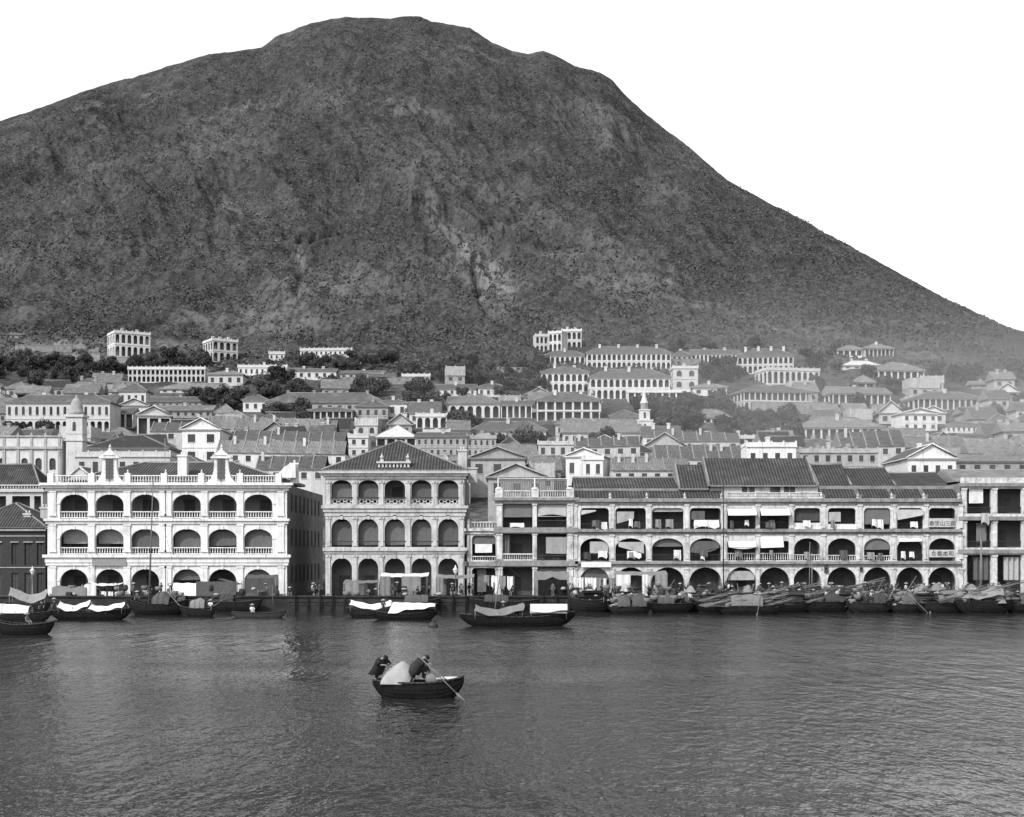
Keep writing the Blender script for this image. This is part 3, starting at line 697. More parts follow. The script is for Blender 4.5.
def row_c(root,bays,xs):
    z0=fz(498.3); a,b=xs[0],xs[-1]
    rf=MB()
    for i in range(len(xs)-1):
        p,q=xs[i]+.25,xs[i+1]-.25
        slope(rf,[(p,.6,z0),(q,.6,z0),(q,3,z0+1.45),(p,3,z0+1.45)])
    ze=z0+1.9
    for i,(p,q,h) in enumerate(((a,fx(857),3.2),(fx(857),fx(902),2.7),(fx(902),b-.8,2.0))):
        slope(rf,[(p,3,ze),(q,3,ze),(q,9,ze+h),(p,9,ze+h)]); slope(rf,[(q,15,ze),(p,15,ze),(p,9,ze+h),(q,9,ze+h)]); rf.tube((p,9,ze+h),(q,9,ze+h),.18,.18,4,1)
        rf.tube((p,3,ze+.05),(p,9,ze+h+.05),.18,.18,4,1)
        for x in (p,q): rf.face([(x,3,ze),(x,15,ze),(x,9,ze+h)],1)
    rf.box(a,b,2.9,15,z0-.3,ze-.05,1)
    part('roof',rf,('tile_near','ridge'),root)
    pm=MB()
    for x in xs: pm.box(x-.25,x+.25,.1,3,z0-.01,z0+.5); 
    split_part('party_wall',pm,'ridge',root)
    B=bays
    blind(root,B[0][0]+.1,fx(841),fz(521.5),fz(512),.2,'blind_pale'); 
    for py0,py1,i in ((529,524,0),): 
        pl=MB(); pl.box(B[i][0],B[i][1],.05,.3,fz(529),fz(524)); part('balcony_panel',pl,'white',root)
    rails(root,B[0][0],B[0][1],561,555,'white',.3,.07); rails(root,B[1][0],B[1][1],561,555.5,'white',.3,.07)
    blind(root,B[1][0]+.1,B[1][1]-.1,fz(524),fz(508.5),.25,'blind'); blind(root,B[1][0]+.1,B[1][1]-.1,fz(549.5),fz(539),.3,'blind')
    blind(root,B[2][0],B[2][1],fz(517.5),fz(509.5),.0,'blind_pale',out=.4,skew=-.6); rails(root,B[2][0],B[2][1],529,523); rails(root,B[2][0],B[2][1],561,554)
    blind(root,B[2][0]+.2,B[2][1]-.2,fz(541.5),fz(538.5),-.05,'cloth',out=.3,name='awning')
    bb=MB(); bb.box(fx(824),fx(828),-.2,-.13,fz(573),fz(565)); bb.box(fx(859.5),fx(862.5),-.2,-.13,fz(572),fz(567)); split_part('notice_board',bb,'shutter',root)
    for (t,bt,txt) in ((518.3,526.5,'泰字山三和'),(549.8,556.6,'合泰本和')):
        pl=MB(); pl.box(B[3][0]+.02,B[3][1]-.02,-.08,.25,fz(bt+.6),fz(t)); sp=part('sign_panel',pl,'cream',root,'white balcony panel painted with a line of dark characters')
        cu=bpy.data.curves.new('lettering','FONT'); cu.body=txt; cu.align_x='CENTER'; cu.size=.74; cu.extrude=.012; cu.space_character=1.12 if len(txt)==4 else .94
        cu.materials.append(M['ink'])
        tmp=bpy.data.objects.new('t',cu); C.objects.link(tmp); bpy.context.view_layer.update()
        lm=bpy.data.meshes.new_from_object(tmp.evaluated_get(bpy.context.evaluated_depsgraph_get())); bpy.data.objects.remove(tmp)
        to=bpy.data.objects.new('lettering',lm); C.objects.link(to); to.parent=sp; to.location=((B[3][0]+B[3][1])/2,-.1,fz(bt)+.14); to.rotation_euler=(math.pi/2,0,0)
shophouse_row('row of four stained arcaded shophouses at the right with painted characters on its end balconies',823.5,961,[(828,856,'a'),(864,890.5,'a'),(897,923,'a'),(929,955.5,'a')],'c',row_c)

# --- 6. taller building at the right end, running out of the picture
def end_block():
    x0,x1=fx(961.5),fx(1240)
    root=thing('shophouse','tall stained building with square-headed bays at the right end of the waterfront','building',(0,YF+.2,0))
    bays=[(fx(967.5+30.5*i),fx(991.5+30.5*i)) for i in range(9)]
    w=arcade_wall(x0,x1,[(483,516,488.6,513.6,'rect',0),(516,550,520.5,547.5,'rect',0),(550,597,555,597,'rect',0)],bays,0,.5); part('wall',w,'stained',root)
    pm=MB()
    for px in [964.5+30.5*i for i in range(9)]:
        for a,b in ((488,512.5),(521,546.5),(555,594)): xx=fx(px); pm.box(xx-.28,xx+.28,-.12,-.003,fz(b),fz(a)-.25); pm.box(xx-.4,xx+.4,-.2,-.003,fz(a)-.25,fz(a))
    split_part('pilaster',pm,'stained',root)
    for t,b in ((483,486.5),(516.5,520.3),(549.5,553.5)): cornice(root,x0,x1,0,((fz(b),fz(t),.4),),'band')
    shell(root,x0,x1,.51,16,ZQ-1,fz(483)); verandah_inside(root,x0,x1,[fz(549.5),fz(516.5),fz(484)],0,2.6,bays,'dark')
    rf=MB(); roof(rf,x0,x1,2.5,16,fz(479),1.7,'gable',.1); part('roof',rf,('tile_light','ridge'),root); pr=MB(); pr.box(x0,x1,.05,.4,fz(483)+.001,fz(477.5)); part('parapet',pr,'stained',root)
    for (p,q) in bays: rails(root,p,q,513.6,507); rails(root,p,q,547.5,541)
    blind(root,fx(970),fx(984),fz(503),fz(489),.2,'cloth',name='curtain'); blind(root,fx(978),fx(988),fz(543),fz(523),.5,'blind',name='curtain')
    for i,(p,q) in enumerate(bays):
        g=MB(); g.sheet(lambda u,v:(p+.9+(q-p-1)*u,.35+.16*math.sin(u*20),fz(557)+(fz(580)-fz(557))*v),24,3); part('curtain',g,'blind_pale' if i else 'blind',root)
end_block()

# --- 7. dark brick house at the left edge and the verandahed house behind it
def left_house():
    x0,x1=PX(-45,202),PX(45.5,202)
    root=thing('brick_house','dark brick two-storey house with tall shuttered windows at the left edge of the quay','house',(0,202,0))
    z=lambda py: PZ(py,202)
    mb=MB(); bays=[(-37,-29),(-20,-12),(-6,1),(11.5,18),(24.5,32),(37,43.5)]; bs=[(PX(a,202),PX(b,202)) for a,b in bays]
    xs=[x0]+[(bs[i][1]+bs[i+1][0])/2 for i in range(5)]+[x1]
    for i,(p,q) in enumerate(bs):
        cell(mb,xs[i],xs[i+1],z(566),z(528),p,q,z(565),z(543),'rect',0,0,.3); cell(mb,xs[i],xs[i+1],ZQ-1,z(566),p,q,ZQ,z(573),'rect',0,0,.3)
    mb.box(x0,x0+.3,.31,14,ZQ-1,z(528)); mb.box(x1-.3,x1,.31,14,ZQ-1,z(528)); mb.box(x0,x1,13.9,14.2,ZQ-1,z(528))
    part('wall',mb,'brick',root)
    for i,(p,q) in enumerate(bs):
        for a,b in ((543,565),(573,597)):
            g=MB(); g.box(p,q,.2,.28,z(b),z(a)); g.box((p+q)/2-.04,(p+q)/2+.04,.15,.199,z(b),z(a)); part('shutter',g,'shutter',root)
    cm=MB(); cm.box(x0-.3,x1+.1,-.35,-.003,z(531),z(528.2)); cm.box(x0,x1,-.1,-.003,z(536.5),z(535.5)); cm.box(x0,x1,-.12,-.003,z(568),z(567)); part('cornice',cm,'stucco',root)
    for (p,q) in bs: g=MB(); g.box(p-.15,q+.15,-.12,-.003,z(542.6),z(541.4)); part('lintel',g,'stucco',root)
    rf=MB(); roof(rf,x0,x1,0,14,z(527.6),3.6,'hip',.35); part('roof',rf,('tile_near','ridge'),root); chimney(root,PX(31,202),6,z(520),z(505),1.0,'cream'); chimney(root,PX(21,202),3,z(526),z(512),1.0,'cream')
left_house()
def back_left():
    Y=232; z=lambda py: PZ(py,Y); x0,x1=PX(-40,Y),PX(43,Y)
    root=thing('verandah_house','white house with a square-columned verandah and balustraded roof behind the dark brick house','house',(0,Y,0))
    mb=MB(); cs=[(-35,-10),(-5,6),(12,30),(34,41)]; bs=[(PX(a,Y),PX(b,Y)) for a,b in cs]; xs=[x0]+[(bs[i][1]+bs[i+1][0])/2 for i in range(3)]+[x1]
    for i,(p,q) in enumerate(bs):
        cell(mb,xs[i],xs[i+1],z(525),z(492),p,q,z(524),z(496),'rect',0,0,.4); cell(mb,xs[i],xs[i+1],2,z(525),p,q,2.2,z(531),'rect',0,0,.4)
    mb.box(x0,x1,3,3.3,2,z(493),1); mb.box(x1-.3,x1,.41,12,2,z(492)); mb.box(x0,x1,12,12.3,2,z(492)); part('wall',mb,('white_far','inner'),root)
    part('cornice',(lambda g:(g.box(x0-.3,x1+.3,-.35,12,z(492)-.0,z(490)),g)[1])(MB()),'white_far',root)
    part('balustrade',balusters(x0,x1,z(489.9),z(484.5),.2,.45,.1,.18),'white_far',root)
    rf=MB(); roof(rf,x0+1,x1-1,2,12,z(488),4.2,'hip',.1,inset=3); part('roof',rf,('tile_dark','ridge'),root)
back_left()
# ------------------------------------------------------------------ the town on the slope
FOOT=[]
LAND=[]
def hides(px0,px1,top,Y,frac=.75):
    """would something this tall cover a named building behind it?"""
    for a,b,t,bt,y in LAND:
        if y>Y+2 and px0<b and px1>a and top<t+(bt-t)*frac: return True
    return False
def clash(X,Y,r):
    return any((X-a)**2+(Y-b)**2<(r+c)**2 for a,b,c in FOOT)
def foot(X,Y,w,d,rot=0):
    n=max(1,int(w/max(d,1)+.5))
    for i in range(n):
        u=(i+.5)/n*w-w/2; v=d/2
        FOOT.append((X+u*math.cos(rot)-v*math.sin(rot),Y+u*math.sin(rot)+v*math.cos(rot),min(w/n,d)/2*.92+.6))
FR={'arch':(.66,.13,.86),'rect':(.76,.12,.9),'win':(.4,.3,.76),'warch':(.42,.25,.78)}
WINM={}
def window_mesh(w,h,arch):
    k=(round(w,1),round(h,1),arch)
    if k not in WINM:
        g=MB(); a,b=k[0],k[1]
        if arch:
            pts=[(-a/2,0),(a/2,0),(a/2,b*.8)]+[(a/2*math.cos(math.pi*i/6),b*.8+b*.2*math.sin(math.pi*i/6)) for i in range(1,6)]+[(-a/2,b*.8)]
        else: pts=[(-a/2,0),(a/2,0),(a/2,b),(-a/2,b)]
        g.face([(x,.0,z) for x,z in pts]); g.box(-.04,.04,-.05,-.001,0,b*.9); g.box(-a/2-.1,a/2+.1,-.25,-.001,-.14,0.,1)
        WINM[k]=g.mesh('window',['shutter','white_far'])
    return WINM[k]
def villa(label,px0,px1,pe,pb,bays,st=1,kind='arch',roofk='hip',rp=8,depth=12,rot=0,mat='white_far',tile='tile',sb=0,group=None,name='house',cat='house',Y=None,ch=1,par=False,kinds=None,drop=6):
    Y=Y or town_y(pb); s=F/Y; rot=R(rot); w=(px1-px0)/s/math.cos(rot); X=PX((px0+px1)/2,Y); Z=PZ(pb,Y); H=(pb-pe)/s; fh=H/st
    foot(X,Y,w,depth,rot)
    if name!='town_house': LAND.append((px0,px1,pe-rp*.6,pb,Y))
    root=thing(name,label,cat,(X,Y,Z),rot,group)
    ident=lambda x,y,z:(x,y,z)
    W=MB(ident); wins=[]
    def side(L,nb,xf):
        W.xf=xf; bw=L/nb
        for f in range(st):
            k=(kinds[f] if kinds else kind); fw,lo,hi=FR[k]; z0=f*fh; z1=z0+fh
            for i in range(nb):
                a=i*bw; o0=a+bw*(1-fw)/2; o1=a+bw*(1+fw)/2
                lo_=lo if not (f==0 and k in('arch','rect')) else .02
                rise=min((o1-o0)/2,fh*.3) if k in('arch','warch') else 0
                cell(W,a,a+bw,z0 if f else -drop,z1,o0,o1,z0+fh*lo_,z0+fh*hi,'arch' if rise else 'rect',rise,0,.35 if k in('arch','rect') else .12,0,6)
                if k in('win','warch'): wins.append((xf,(o0+o1)/2,z0+fh*lo,o1-o0,fh*(hi-lo),bool(rise)))
        # string courses
        for f in range(1,st): W.box(-.1,L+.1,-.14,-.003,f*fh-.12,f*fh+.12)
        W.box(-.25,L+.25,-.3,-.003,H-.25,H+.05)
    side(w,bays,lambda x,y,z:(x-w/2,y,z))
    deep=any(k in('arch','rect') for k in (kinds or [kind]))
    if sb:
        side(depth,sb,lambda x,y,z:(-w/2+y,depth-x,z)); side(depth,sb,lambda x,y,z:(w/2-y,x,z))
    W.xf=ident
    i0=.36 if deep else .13
    if not sb: W.box(-w/2,-w/2+.3,i0,depth,-drop,H); W.box(w/2-.3,w/2,i0,depth,-drop,H)
    W.box(-w/2+.31,w/2-.31,depth-.3,depth,-drop,H)
    part('wall',W,mat,root)
    if deep:
        I=MB(); a=2.0 if sb else .31; I.box(-w/2+a,w/2-a,2.0,2.2,-1,H-.05)
        if sb: I.box(-w/2+2.0,-w/2+2.2,2.21,depth-2,-1,H-.05); I.box(w/2-2.2,w/2-2.0,2.21,depth-2,-1,H-.05)
        for f in range(1,st): I.box(-w/2+.37,w/2-.37,.37,1.99,f*fh-.2,f*fh)
        I.box(-w/2+.37,w/2-.37,.37,depth-.4,H-.3,H-.1)
        part('verandah_wall',I,'inner',root)
    for xf,x,z,ww,hh,ar in wins:
        p0=Vector(xf(x,.1,z)); px_=Vector(xf(x+1,.1,z))-p0
        o=obj('window',window_mesh(ww,hh,ar),root,p0,math.atan2(px_.y,px_.x))
    rh=rp/s
    if roofk=='flat':
        g=MB(); g.box(-w/2,w/2,0,depth,H-.06,H+.0,1)
        for (a,b,c,d) in ((-w/2-.1,w/2+.1,-.1,.25),(-w/2-.1,w/2+.1,depth-.25,depth+.1),(-w/2-.1,-w/2+.25,.26,depth-.26),(w/2-.25,w/2+.1,.26,depth-.26)):
            g.box(a,b,c,d,H+.06,H+max(.9,rh))
        for i in range(bays+1): g.box(-w/2+w*i/bays-.2,-w/2+w*i/bays+.2,-.15,.3,H+.061,H+max(.9,rh)+.35)
        part('parapet',g,(mat,'roadstone'),root)
    else:
        g=MB(); roof(g,-w/2,w/2,0,depth,H+.3,rh,roofk,.6,1); part('roof',g,(tile,'ridge' if roofk!='front' else mat),root)
    for i in range(ch):
        x=-w/2+w*(i+.7)/(ch+.4); y=depth*random.uniform(.35,.65); top=H+(rh+1.2 if roofk!='flat' else 2.6)
        g=MB(); g.box(x-.5,x+.5,y-.4,y+.4,H,top); g.box(x-.62,x+.62,y-.52,y+.52,top-.35,top-.1); part('chimney',g,mat,root)
    return root

V=villa
# upper left hillside
V('white two-storey villa with parapet standing alone highest on the left slope',117,148,333.5,357,6,2,'arch','flat',1,12,30,sb=4,ch=2)
V('white two-storey villa on the slope right of the lone parapeted villa',214,236.5,341,362,4,2,'arch','flat',1,12,32,sb=4,ch=3)
V('small white two-window cottage between the white villas and the long white wall',269,284.5,353.5,361,3,1,'win','flat',1,8,5,ch=0)
V('long low white range half hidden in trees below the scrub',300,352,350,356.5,11,1,'win','flat',1,7,-3,ch=0)
V('tiny stone hut in the scrub at the upper left edge',10,23,335,341,2,1,'win','gable',2,6,10,ch=0,mat='stucco')
V('very long white two-storey arcade with small round arches on the left slope',128,205,369,382,17,2,'arch','flat',1,9,0,ch=0)
V('white hip-roofed house with four shuttered windows right of the long arcade',208,243,375,385.5,4,1,'win','hip',5,10,0,ch=1,mat='white_far',tile='tile_light')
V('long low white building with a flat parapet above the hip-roofed four-window house',238,287,367,376,9,1,'win','flat',1,9,0,ch=1,kinds=['win'])
V('low white house with uneven roofs left of the dark grove',290,336,371,379.5,6,1,'win','gable',3,8,4,ch=2)
V('low grey house strip above the dark grove at centre left',340,384,373.5,380,6,1,'win','gable',3,8,-4,mat='stucco',ch=1)
V('wide pale roof low among the bushes below the long arcade',160,236,389.5,393,8,1,'win','hip',7,11,0,tile='tile_light',ch=0)
V('long hip-roofed building with four chimneys below the grove at centre left',266,384,403,413,12,1,'win','hip',11.5,14,0,mat='stucco',ch=4,tile='tile')
V('small hip-roofed pavilion left of the four-chimney building',243,268,401,412,3,1,'win','hip',7,9,0,ch=0)
V('grey-white arcade of six openings below the four-chimney building',308,352,411,421,7,1,'rect','hip',4,10,0,ch=0)
V('grey roofed house with shuttered front right of the six-opening arcade',356,388,407,419,4,1,'win','hip',7,10,0,mat='stucco',ch=1)
V('long pale two-storey arcaded house behind the domed tower',6,110,403,435,15,2,'arch','hip',9,13,0,mat='white_far',ch=2,kinds=['arch','warch'])
V('pyramid-roofed square house with small windows above the gabled cluster',119,146,391.5,407,4,1,'win','hip',8.5,9,0,mat='white_far',ch=0)
V('white gable-fronted house below the pyramid-roofed house',121,148,406,424,3,1,'win','front',7,11,8,mat='white_far',ch=0)
V('wide gable-fronted white house stepping down left of the plain two-window gable',138,170,416,440,3,1,'rect','front',9,12,12,mat='white_far',ch=1)
V('plain white gabled building with paired shuttered windows',182,220,430,465,2,2,'win','front',11,16,0,mat='white',ch=0)
V('columned open pavilion under a grey roof beside the long pale arcaded house',110,133,413,428,3,1,'rect','gable',5,9,0,mat='white_far',ch=0)
V('low roof with dormer lights, upper of two right of the pyramid-roofed house',148,206,402,409,9,1,'win','gable',5.5,9,-2,mat='stucco',ch=1)
V('low roof with dormer lights, lower of two right of the pyramid-roofed house',152,212,411,418,8,1,'win','gable',6,9,-2,mat='stucco',ch=1,tile='tile_light')
V('big dark hipped hall directly behind the white arcaded building',86,168,449,470,7,1,'win','hip',15,18,0,mat='cream',tile='tile_dark',ch=0)
V('white low wing under a washing line behind the left scrolled gable',75,170,456,480,7,1,'win','flat',1,8,0,mat='white_far',ch=0,Y=318)
V('small white house with corner verandah at the left foot of the terrace roofs',340,368,437,458,3,2,'win','flat',1,9,0,mat='white_far',ch=1)
V('tent-like pale hipped roof pavilion above the five-bay block',376,416,438,446,4,1,'rect','hip',14,14,0,mat='cream',tile='paleroof',ch=0)
V('long two-storey range with a row of seven square windows behind the five-bay block',416,467,437,458,8,2,'win','gable',5,11,-4,mat='stucco',ch=1)
V('plain parapeted block with four arched windows right of the seven-window range',467,496,438,458,5,2,'warch','flat',1,11,0,mat='stucco',ch=1)
V('white cottage with three windows left of the dark tree clump',378,407,403.5,417,3,1,'win','hip',5,9,0,ch=1)
V('low parapeted white house on the wooded rise at centre',402,430,376,381.5,5,1,'win','flat',1,8,0,ch=0)
V('low grey roofed house left of the parapeted white one',370,395,377,384,4,1,'win','gable',4,8,6,ch=1,mat='stucco')
V('row of low pale roofs above the six-arched house, left half',435,476,389,396,6,1,'win','gable',5,8,0,mat='white_far',ch=1)
V('row of low pale roofs above the six-arched house, right half',478,506,388,397,4,1,'win','hip',5,8,0,mat='white_far',ch=1)
V('white house with a verandah of six wide round arches under a broad hipped roof',449,500,404,418,6,1,'arch','hip',11,13,0,ch=1,tile='tile_light',drop=8)
V('long white wing with paired columns joined to the six-arched house',501,532,405,418,5,1,'rect','gable',5,10,0,ch=1)
V('white garden front of tall arches at the left foot of the six-arched house',416,447,416,428,4,1,'arch','flat',1,7,0,ch=1)
V('low dark-roofed hall with a white end above the centre gables',470,546,431,438,9,1,'win','hip',10,11,0,mat='cream',ch=1)
V('two-storey house with a square-pillared verandah under a hipped roof at centre',537,600,401,421,7,2,'rect','hip',9,13,0,sb=0,mat='white_far',ch=2)
# upper right cluster
V('round-fronted white villa crowning the centre slope, main two-storey front',562,581.5,331,350,4,2,'arch','flat',1,12,0,ch=2,name='villa',cat='villa')
V('angled left wing of the white villa crowning the centre slope',548.5,561.5,333,352,3,2,'arch','flat',1,7,-24,ch=0,name='villa',cat='villa',Y=643)
V('far left wing of the white villa crowning the centre slope',535.5,548,336,353,3,2,'arch','flat',1,7,8,ch=1,name='villa',cat='villa',Y=650)
V('single-storey arcaded house right below the crowning white villa',545,585,356,364,8,1,'arch','hip',6,9,0,ch=1,sb=2)
V('very long two-storey arcaded terrace with seventeen arches high on the slope',587,671,353.5,369,17,2,'arch','hip',8,12,0,ch=4,mat='white_far')
V('low arcaded range high on the slope, left of the long one-storey arcade',672,692,356,363,4,1,'arch','hip',6,9,0,ch=1)
V('long one-storey arcade high on the slope with a low roof',692,740,354,362,12,1,'arch','gable',5,9,0,ch=2)
V('two-storey arcaded house with a many-chimneyed roof high on the slope',738,793,356.5,373,11,2,'arch','hip',9,13,-6,ch=4,sb=3)
V('two-storey white arcaded house with eight bays left of the thirteen-bay one',541,589,373,392,8,2,'arch','hip',7,12,0,sb=3,ch=2)
V('two-storey white arcaded house with thirteen bays at centre right',590,670,378,399,13,2,'arch','hip',10,13,0,sb=3,ch=3)
V('plain two-storey block with wide windows at the right end of the thirteen-bay house',673,698,368,390,2,2,'warch','flat',1,11,0,sb=2,ch=1)
V('low white loggia with balustrade below the thirteen-bay house',628,690,392,402,9,1,'rect','flat',1,7,0,ch=0)
V('small white lodge with a low hipped roof right of the loggia',693,727,388,396,3,1,'win','hip',5,9,0,ch=1,tile='tile_light')
V('white parapeted villa with round arches above the two-storey hillside house',766,821,370,384,9,1,'arch','flat',1.5,13,12,sb=3,ch=0)
V('large two-storey verandahed house with a low grey roof below the parapeted villa',743,813,392,411,12,2,'arch','hip',8,15,10,sb=4,ch=1,kinds=['arch','rect'])
V('low house with white posts among trees below the white lodge',692,731,418,422.5,6,1,'rect','hip',9,9,0,mat='white_far',ch=0,tile='tile_light')
V('broad single-storey verandahed bungalow on a terrace at the right',798,884,428,441,11,1,'rect','hip',12,15,0,mat='white_far',ch=1,tile='tile_light',sb=2)
V('grey stuccoed block with scattered windows behind the right shophouses',800,878,452,480,7,2,'win','flat',1.5,12,0,mat='stucco',ch=2,Y=352)
V('bright white flat building with a stepped top behind the high tile roof',747,796,446,475,4,1,'win','flat',1.5,9,0,mat='white',ch=1,Y=345)
V('long low flat-roofed range with a white parapet behind the high tile roof',687,762,438,448,9,1,'rect','flat',1.5,10,0,mat='cream',ch=2)
V('white gable-fronted house with four shuttered windows behind the right shophouses',908,956,459,485,4,1,'win','front',14,24,0,mat='white',tile='tile',ch=1,Y=350)
V('bright white two-storey gabled house on the right slope',902,938,414,431,4,2,'win','front',5,10,6,mat='white',ch=0)
V('one-storey verandahed house with a long tiled roof on the right slope',917,985,398.5,410,11,1,'rect','hip',8,13,8,ch=1,sb=3,mat='white_far')
V('one-storey bungalow with a gabled end left of the long-roofed verandah house',832,892,394,405,9,1,'rect','gable',8,13,8,ch=1,sb=3,mat='white_far',tile='tile_light')
V('pale bungalow with a wide pyramid roof high on the right slope',878,925,371,380,7,1,'rect','hip',10,14,6,ch=0,sb=2,mat='white_far',tile='tile_light')
V('low broad white-roofed cottage left of the pyramid-roofed bungalow',843,880,366,369,4,1,'win','hip',6,9,0,ch=2,mat='white_far',tile='paleroof')
V('small arcaded house with hipped roof highest on the right slope',865,894,349,357,7,1,'rect','hip',6,10,5,ch=1,mat='white_far',tile='tile_light')
V('left wing of the highest small house on the right slope',838,862,350,356,4,1,'rect','hip',5,8,-8,ch=0,mat='white_far',tile='tile_light')
V('small hut with a chimney at the far right edge of the slope',972,993,385,389,3,1,'win','gable',4,7,0,ch=1,mat='stucco',tile='tile_light')
V('two-pillared outbuilding left of the long-roofed verandah house',906,925,399,408,3,1,'rect','flat',1,8,0,ch=0,mat='stucco',Y=530)
V('low row of white fronts at the right edge below the long-roofed verandah house',946,982,426,433,7,1,'win','hip',5,9,0,ch=0)
V('pale flat-fronted house pair at the right edge above the end building',982,1012,446,462,4,1,'win','gable',5,9,0,ch=1,mat='white_far')
V('long pale-roofed shed at the far right below the fronts',955,1030,462,474,5,1,'win','gable',7,11,0,ch=0,mat='stucco',tile='tile_light',Y=358)
# centre cluster
V('long church-like hall with a steep roof left of the pointed white tower',563,640,433,446,10,1,'warch','gable',15,13,0,mat='cream',ch=0,tile='tile_light',Y=448)
V('hipped roof house with one wide arch behind the pointed white tower',610,640,417,426,3,1,'arch','hip',8,11,0,mat='cream',ch=0,Y=478)
V('bright white gabled house with a corner balcony among the centre roofs',566,602,457,480,3,1,'win','front',8,14,-14,mat='white',ch=0,Y=378)
V('flat white annex right of the bright white gabled house',583,603,459,480,2,1,'win','flat',1,8,0,mat='white',ch=0,Y=369)
V('white cottage with a gabled front among the centre trees',592,617,443,458,2,1,'win','front',7,10,0,mat='cream',ch=0,Y=412)
V('wide pale gabled warehouse behind the two-bay shophouse',488,545,478,500,3,1,'win','front',13,22,0,mat='stucco',ch=0,Y=326,tile='tile_light')
V('grey gabled warehouse left of the centre, ridge toward the harbour',470,525,459,480,3,1,'win','front',11,18,0,mat='stucco',ch=0,Y=362,tile='tile')
V('small white block with two windows above the centre roofs',538,578,444,459,4,1,'win','flat',1,9,0,mat='cream',ch=1,Y=424)

# --- domed church tower and its classical front, upper left
def church():
    Y=372; s=F/Y; z=lambda py:(HY-py)/F*Y+EYE
    x=lambda px: PX(px,Y)
    root=thing('church','white classical church with a domed corner belfry at the left','church',(0,Y,0)); foot((x(10)+x(84))/2,Y,x(84)-x(-20),14)
    w=MB(); cs=[-12,2,24.5,38.5,52.5]; bs=[(x(c-3.2),x(c+3.2)) for c in cs]; xs=[x(-20)]+[(bs[i][1]+bs[i+1][0])/2 for i in range(4)]+[x(62)]
    for i,(p,q) in enumerate(bs): cell(w,xs[i],xs[i+1],z(505),z(447),p,q,z(470),z(458),'arch',(q-p)/2,0,.5)
    w.box(xs[0],x(62),0.001,.5,z(447),z(436)); w.box(x(62)-.4,x(62),.51,13,z(505),z(440)); w.box(xs[0],x(62),13,13.4,z(505),z(440))
    w.box(xs[0],x(84),1.2,12,z(441),z(440))
    part('wall',w,'white_far',root)
    c=MB(); c.box(xs[0],x(62.5),-.5,-.001,z(449),z(446.5)); c.box(xs[0],x(62.5),-.35,-.001,z(437),z(435.5))
    for px in (18,31.5,45.5,59.5,4): c.box(x(px)-.35,x(px)+.35,-.3,-.002,z(480),z(449)); c.box(x(px)-.3,x(px)+.3,-.2,-.002,z(446.4),z(434)); finial(c,x(px),0.1,z(435.4),.7)
    part('cornice',c,'stucco',root)
    for p,q in bs: g=MB(); g.box(p,q,.3,.4,z(470),z(458)); part('window',g,'shutter',root)
    t=MB(); cx=x(74.5); r=2.1
    t.box(cx-r,cx+r,-.3,2*r-.3,z(505),z(417)); t.box(cx-r-.25,cx+r+.25,-.55,2*r-.05,z(441),z(439)); t.box(cx-r-.4,cx+r+.4,-.7,2*r+.1,z(417),z(414.5)); t.box(cx-r-.1,cx+r+.1,-.4,2*r-.2,z(434),z(433))
    part('belfry',t,'white_far',root)
    g=MB()
    pts=[(-.42,z(431)),(.42,z(431)),(.42,z(423.5)),(.3,z(422.3)),(0,z(421.8)),(-.3,z(422.3)),(-.42,z(423.5))]; g.face([(cx+a,-.34,b) for a,b in pts]); part('window',g,'shutter',root)
    d=MB(); d.lathe(cx,r-.3,[(1.9,z(414.4)),(2.0,z(411.5)),(1.75,z(411)),(1.72,z(407)),(1.4,z(402)),(.9,z(398.6)),(.35,z(397)),(.3,z(395)),(.05,z(394))],12); part('dome',d,'stucco',root)
church()
def steeple():
    Y=452; z=lambda py:(HY-py)/F*Y+EYE; cx=PX(645,Y); foot(cx,Y,6,6)
    root=thing('steeple','white stepped church steeple with a slender spire at centre right','steeple',(cx,Y,0))
    t=MB(); t.box(-2.4,2.4,0,4.8,z(448),z(421)); t.box(-2.6,2.6,-.2,5,z(421),z(419.6)); t.box(-1.6,1.6,.8,4,z(419.5),z(410)); t.box(-1.8,1.8,.6,4.2,z(410),z(409)); part('tower',t,'white_far',root)
    d=MB(); d.lathe(0,2.4,[(1.3,z(409)),(1.15,z(403)),(1.35,z(402.6)),(1.3,z(402)),(.9,z(399)),(.55,z(395)),(.5,z(393)),(.05,z(388))],8); part('spire',d,'white_far',root)
    for zz,h in ((430,6),(418,6)): g=MB(); y=-.02 if zz==430 else .78; g.box(-.35,.35,y-.02,y+.03,z(zz),z(zz-h)); part('louvre',g,'shutter',root)
steeple()

ORD=['first','second','third','fourth','fifth','sixth','seventh','eighth','ninth','tenth','eleventh','twelfth','thirteenth','fourteenth','fifteenth','sixteenth','seventeenth','eighteenth','nineteenth','twentieth','twenty-first','twenty-second','twenty-third','twenty-fourth','twenty-fifth','twenty-sixth','twenty-seventh','twenty-eighth']
